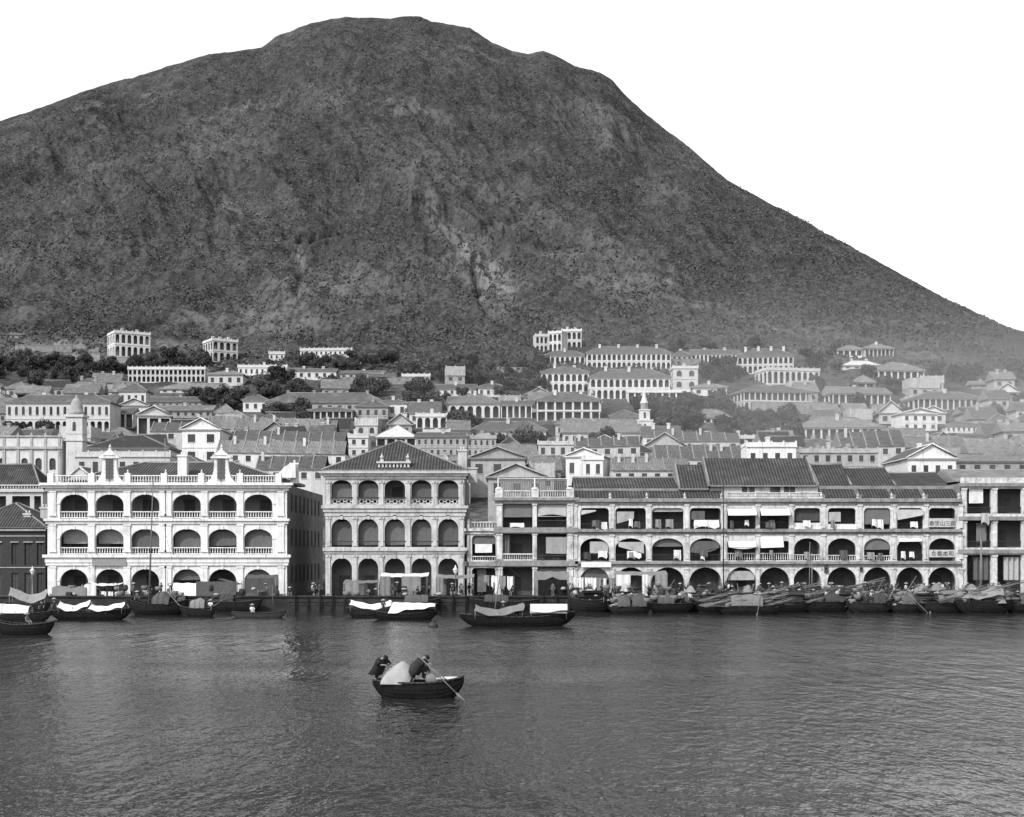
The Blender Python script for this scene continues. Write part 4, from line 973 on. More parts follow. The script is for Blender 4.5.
# --- terraces: rows of tile-roofed houses with raised white party walls
def terrace(where,px0,px1,pe,pr,n,Y,depth=10,tilt=0,tile='tile',mat='cream',hgt=5.5):
    s=F/Y; step=(px1-px0)/n
    for i in range(n):
        a=px0+i*step; e=pe+tilt*(i+.5)/n; w=step/s; X=PX(a+step/2,Y); Z=PZ(e,Y)
        root=thing('row_house',f'{tile_words[tile]} row house, {ORD[i]} in the terrace {where}','row house',(X,Y,Z-hgt),0,'row houses of the terrace '+where)
        foot(X,Y,w,depth)
        g=MB(); nb=2 if w>5 else 1
        for k in range(nb):
            bw=w/nb; x0=-w/2+k*bw; cell(g,x0,x0+bw,-5,hgt,x0+bw*.3,x0+bw*.7,hgt-2.3,hgt-.8,'rect',0,0,.15)
        g.box(-w/2+.01,-w/2+.2,.16,depth,-5,hgt); g.box(w/2-.2,w/2-.01,.16,depth,-5,hgt); g.box(-w/2+.21,w/2-.21,depth-.2,depth,-5,hgt); part('wall',g,mat,root)
        for k in range(nb): obj('window',window_mesh(w/nb*.4,1.5,False),root,(-w/2+w/nb*(k+.5),.12,hgt-2.3))
        rh=(e-(pr+tilt*(i+.5)/n))/s*1.12+.3; jit=random.uniform(-.25,.25); rh=max(1.2,rh+jit)
        g=MB(); z=hgt
        slope(g,[(-w/2,-.4,z),(w/2,-.4,z),(w/2,depth/2,z+rh),(-w/2,depth/2,z+rh)]); slope(g,[(w/2,depth+.3,z),(-w/2,depth+.3,z),(-w/2,depth/2,z+rh),(w/2,depth/2,z+rh)])
        g.box(-w/2,w/2,-.4,depth+.3,z-.15,z-.004,1); part('roof',g,(tile,'ridge'),root)
        g=MB()
        for x in (-w/2,-w/2+.28): g.face([(x,-.5,z-.1),(x,depth+.4,z-.1),(x,depth/2,z+rh+.35)])
        g.face([(-w/2,-.5,z-.1),(-w/2+.28,-.5,z-.1),(-w/2+.28,depth/2,z+rh+.35),(-w/2,depth/2,z+rh+.35)]); g.face([(-w/2,depth+.4,z-.1),(-w/2+.28,depth+.4,z-.1),(-w/2+.28,depth/2,z+rh+.35),(-w/2,depth/2,z+rh+.35)])
        part('party_wall',g,'ridge',root)
        if random.random()<.35: g=MB(); x=random.uniform(-w/4,w/4); g.box(x-.35,x+.35,depth*.3,depth*.3+.6,z+rh*.3,z+rh+.9); part('chimney',g,mat,root)
tile_words={'tile':'grey-tiled','tile_light':'pale-tiled','tile_dark':'dark-tiled','tile_near':'ribbed-tile'}
T=terrace
T('just below the four-chimney building',206,336,428,417,9,437,10,4,'tile_light')
T('second below the four-chimney building',232,345,440,431,9,406,9,3,'tile')
T('with a dark shed behind the right scrolled gable',216,345,452,441,10,380,9,2,'tile_light','white_far')
T('nearest behind the right scrolled gable',255,325,469,457,5,345,10,0,'tile','white_far')
T('at the left above the hall roof',150,206,431,423,4,425,9,0,'tile')
T('in front of the grey stuccoed block at right',840,905,447,433,5,385,10,-2,'tile')
T('running right above the four-window gabled house',905,1030,450,436,8,405,10,6,'tile_light')
T('with stepped roofs right of centre',655,745,459,447,7,372,10,0,'tile')
T('below the steeple at centre right',612,690,470,460,6,345,9,0,'tile_light')
T('above the two-step shophouse roof',575,640,447,439,5,395,8,-2,'tile')
T('behind the low two-storey bay',415,470,470,461,4,352,9,0,'tile_dark')
T('left of the steeple below the church-like hall',655,740,441,433,6,430,8,0,'tile')
T('under the broad verandahed bungalow',760,835,462,452,5,388,8,0,'tile_light')
# --- filler houses of the crowded streets, one by one where there is room
# ------------------------------------------------------------------ trees
def crown_mesh(seed,n=900):
    rng=np.random.default_rng(seed); lobes=[]
    for k in range(8):
        a=rng.uniform(0,2*math.pi); r=rng.uniform(.2,.62); lobes.append((r*math.cos(a),r*math.sin(a),rng.uniform(.15,1.05),rng.uniform(.33,.55)))
    lobes.append((0,0,.75,.62)); v=[];f=[]
    for i in range(n):
        cx,cy,cz,r=lobes[rng.integers(len(lobes))]; d=rng.normal(size=3); d/=np.linalg.norm(d); rr=r*rng.uniform(.72,1.08)
        p=np.array([cx,cy,cz])+d*rr*np.array([1,1,.8])
        nrm=d+rng.normal(size=3)*.5; nrm/=np.linalg.norm(nrm); a=np.cross(nrm,rng.normal(size=3)); a/=np.linalg.norm(a); b=np.cross(nrm,a); sz=rng.uniform(.06,.12)
        k=len(v); v+= [tuple(p+a*sz),tuple(p+b*sz*.8),tuple(p-a*sz),tuple(p-b*sz*.8)]; f.append((k,k+1,k+2,k+3))
    me=bpy.data.meshes.new('crown'); me.from_pydata(v,[],f); me.materials.append(M['leaf']); me.update(); return me
CROWNS=[crown_mesh(k) for k in range(5)]
def trunk_mesh(seed):
    rnd=random.Random(seed); g=MB(); g.tube((0,0,-1.2),(.05,.02,.35),.09,.06,6)
    for k in range(4): a=rnd.uniform(0,6.28); g.tube((.05,.02,.3),(.45*math.cos(a),.45*math.sin(a),rnd.uniform(.6,.9)),.045,.015,5)
    return g.mesh('trunk',['bark'])
TRUNKS=[trunk_mesh(k) for k in range(3)]
def grove(x0,x1,y0,y1,n,label,hs=(2.2,4.9)):
    k=0; tries=0
    while k<n and tries<n*14:
        tries+=1; px=random.uniform(x0,x1); py=random.uniform(y0+8,y1); 
        e=((px-(x0+x1)/2)/((x1-x0)/2))**2+((py-(y0+y1+8)/2)/((y1-y0)/2))**2
        if e>1.15: continue
        Y=town_y(py); X=PX(px,Y); r=random.uniform(*hs)
        if clash(X,Y,r*.55) or hides(px-r*.6*F/Y,px+r*.6*F/Y,py-r*1.25*F/Y,Y,.22): continue
        FOOT.append((X,Y,r*.5))
        o=thing('tree',label,'tree',(X,Y,ground(Y,px)+r*.2),random.uniform(0,6.28),'grove: '+label if n>1 else None); sc=(r,r,r*random.uniform(.85,1.2))
        c=obj('crown',random.choice(CROWNS),o); c.scale=sc; t=obj('trunk',random.choice(TRUNKS),o); t.scale=sc; k+=1
for a in [(-20,100,354,398,34,'dark leafy tree in the large grove at the upper left edge'),
 (100,136,357,375,8,'dark tree in the clump right of the large left grove'),
 (136,208,354,369,12,'tree in the strip between the two white parapeted villas'),
 (186,242,390,412,12,'bushy tree in the hollow left of the small hip-roofed pavilion'),
 (252,386,376,404,30,'dark tree in the long belt above the four-chimney building'),
 (266,308,408,424,9,'round dark tree in the clump below the four-chimney building'),
 (288,400,353,372,16,'tree in the thin wood below the scrub at centre left'),
 (403,446,384,420,14,'tall dark tree in the clump left of the six-arched house'),
 (440,546,358,402,36,'dark tree in the big wood left of the crowning white villa'),
 (398,442,364,380,7,'tree beside the low parapeted white house'),
 (495,540,438,456,8,'tree in the small grove behind the centre gables'),
 (452,482,418,430,4,'low tree in front of the six-arched house'),
 (594,626,436,456,6,'tree crowding the white cottage among the centre roofs'),
 (640,698,396,438,28,'dark tree in the wood behind the pointed white steeple'),
 (706,742,358,384,9,'tree in the clump left of the many-chimneyed house'),
 (688,742,396,414,8,'tree in the hollow below the small white lodge'),
 (716,806,412,446,30,'tree on the slope below the large two-storey verandahed house'),
 (830,874,404,418,6,'bush-like tree under the gabled bungalow on the right'),
 (800,868,345,400,12,'scattered tree on the bare slope left of the right bungalows'),
 (925,1040,362,388,14,'tree on the upper slope at the right edge'),
 (86,118,420,434,5,'dark tree at the right end of the long pale arcaded house'),
 (0,60,424,440,5,'low tree in the court below the long pale arcaded house'),
 (880,905,380,395,4,'tree below the pyramid-roofed bungalow'),
 (985,1040,392,420,8,'tree at the far right beside the long-roofed verandah house'),
 (640,760,340,356,8,'low tree on the ridge line above the upper arcades')]: grove(*a)
row=0
for py in (490,484,478,472,466,460,454,448,442,436,430,424,418,412,407,402,397,392):
    Y=town_y(py); s=F/Y; row+=1; i=0; x=PX(-34,Y)+random.uniform(0,6)
    while x<PX(1058,Y):
        w=random.uniform(6,12); d=random.uniform(8.5,11.5); px=CX+(x+w/2)/Y*F; a_,b_=px-w/2*s,px+w/2*s
        dens=1.0 if py>436 else (.8 if 30<px<1010 else .5)
        if py<430 and 560<px<800: dens=.3
        if py<416: dens*=.6
        if py<403: dens*=.5
        ok=False
        if random.random()<dens and not any(clash(x+w*q,Y+d/2,d/2*.76) for q in (.25,.5,.75)):
            for st,rr in ((2,3.2),(1,3.6),(1,2.4)):
                if random.random()<.6 and st==2: continue
                h=3.0*st+.5
                if not hides(a_,b_,py-(h+rr)*s,Y): ok=True; break
        if ok:
            k=random.choice(['gable','gable','gable','gable','hip','hip','front','flat'])
            mat=random.choice(['cream','stucco','stucco','stucco','white_far','stucco']); tl=random.choice(['tile','tile_light','tile','tile_dark','tile_light'])
            word={'gable':'long-roofed','hip':'hip-roofed','front':'gable-fronted','flat':'flat-topped'}[k]; tone={'cream':'pale','stucco':'grey','white_far':'whitewashed'}[mat]
            lab=f'{tone} {word} house, {ORD[min(i,27)]} from left in the {ORD[row-1]} row up the slope'
            V(lab,a_,b_,py-h*s,py,max(2,int(w/2.8)),st,random.choice(['win','win','warch','rect']),k,rr*random.uniform(.85,1.15)*s,d,random.uniform(-7,7),mat,tl,0,None,'town_house','house',Y,random.choice([0,0,1,2]))
            i+=1; x+=w+random.uniform(.2,1.2)
        else: x+=2.5
print('filler done', len(bpy.data.objects))

# low retaining walls and terraces
for (x0,x1,py,h,lab) in ((15,72,352,3,'pale retaining wall along the scrub at the upper left'),(60,100,361,3,'short pale retaining wall inside the left grove'),(105,130,364,3,'pale retaining wall below the lone villa'),(752,830,414,4,'pale terrace wall under the large verandahed house'),(497,540,374,2.6,'short pale wall in the big centre wood'),(640,700,365,2.5,'pale wall below the long arcaded terrace'),(330,420,384,2.5,'low pale wall above the six-arched house'),(830,900,412,2.6,'pale terrace wall below the gabled bungalow')):
    Y=town_y(py); w=PX(x1,Y)-PX(x0,Y); o=MB(); o.box(-w/2,w/2,0,.6,-3,h); o.box(-w/2-.1,w/2+.1,-.1,.7,h,h+.25)
    q=obj('retaining_wall',o.mesh('retaining_wall',['roadstone']),None,(PX((x0+x1)/2,Y),Y,ground(Y))); tag(q,lab,'wall')
# scrub and boulders on the mountain: beyond counting
def scatter(name,n,seed,size,quads,mat,ymin,ymax,bias,kind='stuff'):
    rng=np.random.default_rng(seed); nr,nc=G.shape[:2]
    ok=np.argwhere((G[:,:,1]>ymin)&(G[:,:,1]<ymax)); ii=ok[(rng.random(n)**bias*len(ok)).astype(int)]
    keep=(ii[:,0]<113+372)&(ii[:,1]>40)&(ii[:,1]<1080); ii=ii[keep]; P=G[ii[:,0],ii[:,1]]; P=P+rng.uniform(-1,1,P.shape)*np.array([.6,1.0,.15])
    dens=fbm(P[:,0]/18,P[:,1]/22,3,77); P=P[dens>rng.uniform(.33,.62,len(P))]
    m=len(P); s=rng.uniform(size[0],size[1],m)
    C0=np.repeat(P,quads,0)+rng.normal(size=(m*quads,3))*np.repeat(s,quads)[:,None]*.35; C0[:,2]+=np.repeat(s,quads)*.35
    a=rng.normal(size=(m*quads,3)); a/=np.linalg.norm(a,axis=1)[:,None]; b=np.cross(a,rng.normal(size=(m*quads,3))); b/=np.linalg.norm(b,axis=1)[:,None]
    ss=np.repeat(s,quads)[:,None]*.5
    V_=np.stack([C0+a*ss,C0+b*ss,C0-a*ss,C0-b*ss],1).reshape(-1,3)
    me=bpy.data.meshes.new(name); nf=m*quads; me.vertices.add(nf*4); me.vertices.foreach_set('co',V_.reshape(-1)); me.loops.add(nf*4); me.loops.foreach_set('vertex_index',np.arange(nf*4,dtype=np.int32))
    me.polygons.add(nf); me.polygons.foreach_set('loop_start',(np.arange(nf)*4).astype(np.int32)); me.polygons.foreach_set('loop_total',np.full(nf,4,dtype=np.int32)); me.update(calc_edges=True)
    me.materials.append(M[mat]); o=obj(name,me); return o
tag(scatter('scrub',120000,5,(.5,1.5),3,'scrubleaf',585,1500,1.25),'rough dark scrub covering the lower slopes of the mountain','scrub',None,'stuff')
# ------------------------------------------------------------------ quay
def quay():
    g=MB(); g.box(-400,400,187.5,188.6,-3,1.74); 
    for k in range(-60,61): g.box(k*6.1-.02,k*6.1+.02,187.47,187.499,-1,1.6)
    o=obj('quay_wall',g.mesh('quay_wall',['stone'])); tag(o,'dark rough granite quay wall running the whole waterfront','wall')
    g=MB(); g.box(-400,400,187.3,189.6,1.744,1.9); o=obj('quay_edge',g.mesh('quay_edge',['stone'])); o['kind']='structure'
    g=MB()
    for px in range(300,345,9): x=PX(px,187); g.tube((x,187.1,-1.5),(x,187.1,1.7),.13,.11,6)
    for px in range(452,575,11): x=PX(px,187); g.tube((x,187.1,-1.5),(x,187.1,1.9),.13,.11,6)
    return g
quay()
for i,px in enumerate(list(range(296,346,12))+list(range(440,580,13))):
    g=MB(); h=random.uniform(1.6,2.9); g.tube((0,0,-1.5),(random.uniform(-.1,.1),.1,h),.13,.1,6); g.tube((-.9,.02,1.1),(.9,.02,1.15),.05,.05,4)
    o=obj('mooring_post',g.mesh('mooring_post',['wood'])); o.location=(PX(px,187.1),187.1,0); 
    tag(o,'dark timber mooring post against the quay '+('between the white and hipped buildings' if px<400 else 'below the narrow shophouses'),'post','mooring posts, '+('left' if px<400 else 'centre'))

# ------------------------------------------------------------------ people
PEOPLE={}
def person_mesh(key,J,E,rad,zones,top,bottom,fingers=False):
    """one continuous skinned body; zones: joint name -> material slot (0 skin, 1 top, 2 trousers)"""
    names=list(J); v=[J[n] for n in names]; idx={n:i for i,n in enumerate(names)}; e=[(idx[a],idx[b]) for a,b in E]
    me=bpy.data.meshes.new('b'); me.from_pydata(v,e,[]); o=bpy.data.objects.new('b',me); C.objects.link(o)
    sk=o.modifiers.new('s','SKIN'); sk.use_smooth_shade=True
    for i,n in enumerate(names):
        me.skin_vertices[0].data[i].radius=(rad[n],rad[n]*(.72 if n in('chest','belly','pelvis') else 1)); me.skin_vertices[0].data[i].use_root=(n=='pelvis')
    ss=o.modifiers.new('u','SUBSURF'); ss.levels=1; ss.render_levels=1
    bpy.context.view_layer.update(); dg=bpy.context.evaluated_depsgraph_get()
    m=bpy.data.meshes.new_from_object(o.evaluated_get(dg)); m.name='person'; bpy.data.objects.remove(o)
    m.materials.clear()
    for k in ('skin',top,bottom): m.materials.append(M[k])
    P=[(Vector(J[n]),zones.get(n,1)) for n in names]
    for a,b in E:
        q=(Vector(J[a])+Vector(J[b]))/2; P.append((q,zones.get(b,1)))
    for p in m.polygons: p.material_index=min(P,key=lambda q:(q[0]-p.center).length)[1]; p.use_smooth=True
    return m
def pose(kind):
    J={'pelvis':(0,0,.93),'belly':(0,0,1.1),'chest':(0,0,1.32),'neck':(0,0,1.47),'head':(0,-.02,1.56),'crown':(0,0,1.66),'nose':(0,-.12,1.58)}
    def limb(s,el,ha,kn,an,sh=None):
        J['sh'+s]=sh or ((-.19 if s=='L' else .19),0,1.4); J['el'+s]=el; J['ha'+s]=ha; x=-.1 if s=='L' else .1
        J['hip'+s]=(x,0,.88); J['kn'+s]=kn; J['an'+s]=an; J['toe'+s]=(an[0],an[1]-.17,an[2]-.04)
    if kind=='stand': limb('L',(-.25,.03,1.14),(-.27,-.06,.88),(-.11,-.02,.49),(-.11,.03,.07)); limb('R',(.26,.02,1.15),(.24,-.16,.95),(.12,-.05,.49),(.13,.0,.07))
    if kind=='walk': limb('L',(-.24,.1,1.16),(-.24,.02,.92),(-.1,-.2,.5),(-.1,-.2,.08)); limb('R',(.25,-.1,1.17),(.22,-.3,1.02),(.1,.08,.5),(.1,.32,.12))
    if kind=='sit':
        for k in list(J): x,y,z=J[k]; J[k]=(x,y,z-.5)
        limb('L',(-.26,-.1,.66),(-.15,-.3,.55),(-.16,-.42,.5),(-.14,-.38,.08),(-.19,0,.9)); limb('R',(.26,-.1,.66),(.15,-.3,.55),(.16,-.42,.5),(.14,-.38,.08),(.19,0,.9))
        J['hipL']=(-.1,-.03,.42); J['hipR']=(.1,-.03,.42)
    if kind=='lean':   # leaning forward (towards -y), arms out on an oar
        J.update(belly=(0,-.12,1.06),chest=(0,-.36,1.2),neck=(0,-.5,1.27),head=(0,-.6,1.3),crown=(0,-.68,1.36),nose=(0,-.7,1.24))
        limb('L',(-.26,-.55,.98),(-.12,-.8,.98),(-.12,-.14,.48),(-.12,.02,.08),(-.2,-.4,1.2)); limb('R',(.26,-.55,.98),(.12,-.78,1.02),(.14,.12,.5),(.14,.3,.08),(.2,-.4,1.2))
    E=[('pelvis','belly'),('belly','chest'),('chest','neck'),('neck','head'),('head','crown'),('head','nose')]
    for s in 'LR': E+=[('chest','sh'+s),('sh'+s,'el'+s),('el'+s,'ha'+s),('pelvis','hip'+s),('hip'+s,'kn'+s),('kn'+s,'an'+s),('an'+s,'toe'+s)]
    rad={'pelvis':.16,'belly':.15,'chest':.18,'neck':.062,'head':.1,'crown':.085,'nose':.018}
    for s in 'LR': rad.update({'sh'+s:.08,'el'+s:.052,'ha'+s:.033,'hip'+s:.105,'kn'+s:.07,'an'+s:.042,'toe'+s:.035})
    z={'neck':0,'head':0,'crown':0,'nose':0,'pelvis':2}
    for s in 'LR':
        z.update({'ha'+s:0,'hip'+s:2,'kn'+s:2,'an'+s:0,'toe'+s:0})
        h=Vector(J['ha'+s]); d=(h-Vector(J['el'+s])).normalized(); sd=d.cross(Vector((0,0,1)) if abs(d.z)<.8 else Vector((0,1,0))).normalized(); up=sd.cross(d)
        J['palm'+s]=tuple(h+d*.06); rad['palm'+s]=.034; E.append(('ha'+s,'palm'+s)); z['palm'+s]=0
        for i,(o,l) in enumerate(((-.03,.055),(-.01,.068),(.01,.064),(.03,.05))):
            a='f%d%s'%(i,s); J[a]=tuple(h+d*(.09+l*.5)+sd*o-up*.01); J[a+'t']=tuple(h+d*(.08+l*.8)+sd*o-up*.04); rad[a]=.009; rad[a+'t']=.008; E+=[('palm'+s,a),(a,a+'t')]; z[a]=0; z[a+'t']=0
        J['th'+s]=tuple(h+d*.06+sd*(-.05 if s=='L' else .05)-up*.015); rad['th'+s]=.01; E.append(('palm'+s,'th'+s)); z['th'+s]=0
    return J,E,rad,z
def hat_mesh():
    g=MB(); g.lathe(0,0,[(.3,0),(.31,.01),(.16,.1),(.01,.19)],12); return g.mesh('straw_hat',['straw'])
def hair_mesh():
    g=MB(); g.lathe(0,0,[(.112,0),(.12,.05),(.09,.11),(.02,.14)],10); g.tube((0,.11,.03),(0,.15,-.35),.02,.012,5); return g.mesh('hair',['hair'])
HAT,HAIR=hat_mesh(),hair_mesh()
def person(kind,top,bottom,x,y,z,rz,label,hat=False,group=None):
    k=(kind,top,bottom)
    if k not in PEOPLE: J,E,rad,zz=pose(kind); PEOPLE[k]=(person_mesh(k,J,E,rad,zz,top,bottom),J['crown'])
    me,cr=PEOPLE[k]
    o=obj('person',me,None,(x,y,z),rz); tag(o,label,'person',group)
    tilt=.9 if kind=='lean' else 0
    h=obj('straw_hat' if hat else 'hair',HAT if hat else HAIR,o,(cr[0],cr[1],cr[2]+(.02 if hat else -.06))); h.rotation_euler=(tilt,0,0)
    return o

# ------------------------------------------------------------------ boats
def hull_mb(L,B,H,bow,stern,blunt=.35,N=16):
    g=MB(); st=[]
    for i in range(N+1):
        u=-1+2*i/N; e=abs(u); hw=B/2*(1-(1-(blunt if u<0 else blunt*.5))*e**2.4)
        zs=H+(bow*.6*max(0,u)**2.2)+(stern*.65*max(0,-u)**2.0); kz=-.35+(zs+.35)*.75*e**5
        x=u*L/2*(1+.0*e); st.append((x,hw,zs,kz))
    def sec(s,sg): x,hw,zs,kz=s; return [(x,sg*hw,zs),(x,sg*hw*.97,kz+(zs-kz)*.55),(x,sg*hw*.72,kz+(zs-kz)*.15),(x,0,kz)]
    for a,b in zip(st,st[1:]):
        for sg in (-1,1):
            p,q=sec(a,sg),sec(b,sg)
            for k in range(3): g.face([p[k],q[k],q[k+1],p[k+1]],0,sm=True)
            g.face([(a[0],sg*a[1],a[2]),(b[0],sg*b[1],b[2]),(b[0],sg*b[1]*.88,b[2]-.22),(a[0],sg*a[1]*.88,a[2]-.22)])
        g.face([(a[0],-a[1]*.88,a[2]-.22),(b[0],-b[1]*.88,b[2]-.22),(b[0],b[1]*.88,b[2]-.22),(a[0],a[1]*.88,a[2]-.22)],1)
    for s in (st[0],st[-1]):
        p,q=sec(s,-1),sec(s,1); g.face(p+q[-2::-1] if False else [p[0],p[1],p[2],p[3],q[2],q[1],q[0]])
    return g,st
def boat(label,px0,px1,Y,H=.7,bow=.5,stern=.5,B=None,flip=False,rz=0.,name='sampan',cat='boat',group=None,canopies=(),mast=None,cargo=0,cargodesc='',lean=0,oar=None,hullmat='wood',crew=()):
    L=(px1-px0)/F*Y; B=B or min(3.2,max(1.3,L*.2)); X=PX((px0+px1)/2,Y); sg=-1 if flip else 1
    root=thing(name,label,cat,(X,Y,0),rz+(math.pi if flip else 0),group)
    g,st=hull_mb(L,B,H,bow,stern)
    for fr in (.35,.68):
        for sg_ in (-1,1):
            for a,b in zip(st,st[1:]):
                za=a[3]+(a[2]-a[3])*fr; zb=b[3]+(b[2]-b[3])*fr; k=.97 if fr>.5 else .88
                g.tube((a[0],sg_*a[1]*k*1.015,za),(b[0],sg_*b[1]*k*1.015,zb),.03,.03,4)
    part('hull',g,(hullmat,'wood_mid'),root)
    r=MB()
    for s in (-1,1):
        for a,b in zip(st,st[1:]): r.tube((a[0],s*a[1],a[2]+.02),(b[0],s*b[1],b[2]+.02),.06,.06,5)
    part('gunwale',r,'wood_mid',root)
    q=MB()
    for k in range(2,15,3): a=st[k]; q.box(a[0]-.12,a[0]+.12,-a[1]*.93,a[1]*.93,a[2]-.12,a[2]-.05)
    part('thwart',q,'wood_mid',root)
    for (kind,a,b,h,matn) in canopies:      # a,b along the hull in -1..1
        xa,xb=a*L/2,b*L/2; g=MB(); z0=H+.02; r_=B*.5
        if kind=='hoop':
            n=10
            g.sheet(lambda u,v:(xa+(xb-xa)*u,-r_*math.cos(math.pi*v),z0+h*(1-.25*(2*u-1)**2+.09*math.sin(a*7+u*5))*math.sin(math.pi*v)**.8+.04*math.sin(u*12)),10,n,.04)
            for k in range(4): 
                xx=xa+(xb-xa)*k/3
                for j in range(8): t0,t1=math.pi*j/8,math.pi*(j+1)/8; g.tube((xx,-(r_+.03)*math.cos(t0),z0+(h*(1-.25*(2*k/3-1)**2+.09*math.sin(a*7+k/3*5))+.03)*math.sin(t0)**.8),(xx,-(r_+.03)*math.cos(t1),z0+(h*(1-.25*(2*k/3-1)**2+.09*math.sin(a*7+k/3*5))+.03)*math.sin(t1)**.8),.03,.03,4)
            part('canopy',g,matn,root)
        elif kind=='sheet':                 # ridge-pole awning, drooping both sides
            g.sheet(lambda u,v:(xa+(xb-xa)*u+.15*math.sin(v*7),-r_*1.1+2.2*r_*v,z0+h*(.45+.55*math.sin(math.pi*v))-h*(.2*math.sin(math.pi*u)+.16*math.sin(u*5+a*9))+.05*math.sin(u*17+v*5)),14,8,.03)
            part('awning',g,matn,root); p=MB()
            for xx in (xa+.1,xb-.1,(xa+xb)/2): p.tube((xx,-r_*.9,H-.2),(xx,-r_*.9,z0+h*.55),.035,.035,4); p.tube((xx,r_*.9,H-.2),(xx,r_*.9,z0+h*.55),.035,.035,4)
            part('awning_pole',p,'pole',root)
        elif kind=='box':
            g.box(xa,xb,-r_*.95,r_*.95,z0+h*.35,z0+h*.38); 
            g.sheet(lambda u,v:(xa+(xb-xa)*u,-r_-.02-.1*v+.03*math.sin(u*19),z0+h-h*(.5+.1*math.sin(u*5))*v+.03*math.sin(u*9)),14,4,.03); g.sheet(lambda u,v:(xa+(xb-xa)*u,-r_+2*r_*v,z0+h+.15*math.sin(math.pi*v)),8,6,.03); g.sheet(lambda u,v:(xa+(xb-xa)*u,r_+.02+.1*v,z0+h-h*.75*v),14,4,.03)
            part('awning',g,matn,root); p=MB()
            for xx in (xa+.1,xb-.1): p.tube((xx,-r_*.9,H-.2),(xx,-r_*.9,z0+h-.05),.04,.04,4); p.tube((xx,r_*.9,H-.2),(xx,r_*.9,z0+h-.05),.04,.04,4)
            part('awning_pole',p,'pole',root)
        elif kind=='sail':                  # sail-cloth thrown over a slanting spar
            g.sheet(lambda u,v:(xa+(xb-xa)*u-.5*v*(1-u),-r_*1.1*v-.1*math.sin(u*13)*v,z0+h*(1-.12*u)-h*(.95-.7*u)*v*(1+.12*math.sin(u*11))+.04*math.sin(u*23+v*6)),20,8,.03)
            g.sheet(lambda u,v:(xa+(xb-xa)*u,r_*v,z0+h*(1-.12*u)-h*.5*v),12,5,.03)
            part('sail_cloth',g,matn,root); p=MB(); p.tube((xa-.6,0,z0+h+.02),(xb+.2,0,z0+h*.88),.05,.04,5)
            for xx in (xa,xb): p.tube((xx,0,H-.2),(xx,0,z0+h*.9),.05,.04,5)
            part('spar',p,'pole',root)
        elif kind=='cabin':
            g.box(xa,xb,-r_*.8,r_*.8,H-.2,z0+h*.75); g.sheet(lambda u,v:(xa-.15+(xb-xa+.3)*u,-r_*.95+1.9*r_*v,z0+h*.76+h*.25*math.sin(math.pi*v)),4,8,.05)
            part('cabin',g,matn,root)
    if mast:
        u,h,tx=mast; g=MB(); x=u*L/2; g.tube((x,0,H-.3),(x+tx*sg,0,H+h),.13 if h>9 else .075,.05 if h>9 else .035,7); part('mast',g,'pole',root)
        if h>5:
            g=MB()
            for (ex,ey) in ((-L*.45,0),(L*.4,0)): g.tube((x+tx*sg,0,H+h*.98),(ex,ey,H+.2),.015,.015,3)
            part('rigging',g,'iron',root)
    if oar:
        for (u,du,dz) in oar: g=MB(); x=u*L/2; g.tube((x,-B*.3,H+1.4),(x+du,-B*.7-.9,-.3-dz),.04,.035,5); g.box(x+du-.09,x+du+.09,-B*.7-.93,-B*.7-.88,-.6,.2); part('oar',g,'pole',root)
    for (kind,top,bt,u,v,rzz,hat) in crew:
        zz=H-.22; c,s=math.cos(root.rotation_euler.z),math.sin(root.rotation_euler.z); lx,ly=u*L/2,v*B/2
        person(kind,top,bt,X+lx*c-ly*s,Y+lx*s+ly*c,zz+.0,rzz,f'{ {"darkcloth":"dark","palecloth":"white","midcloth":"grey"}[top]}-clad person {dict(stand="standing",walk="stepping",sit="crouched",lean="bending")[kind]} on the {cargodesc or label[:40]}',hat,'crew of the '+(cargodesc or label[:40]))
    return root,X,L,B,H
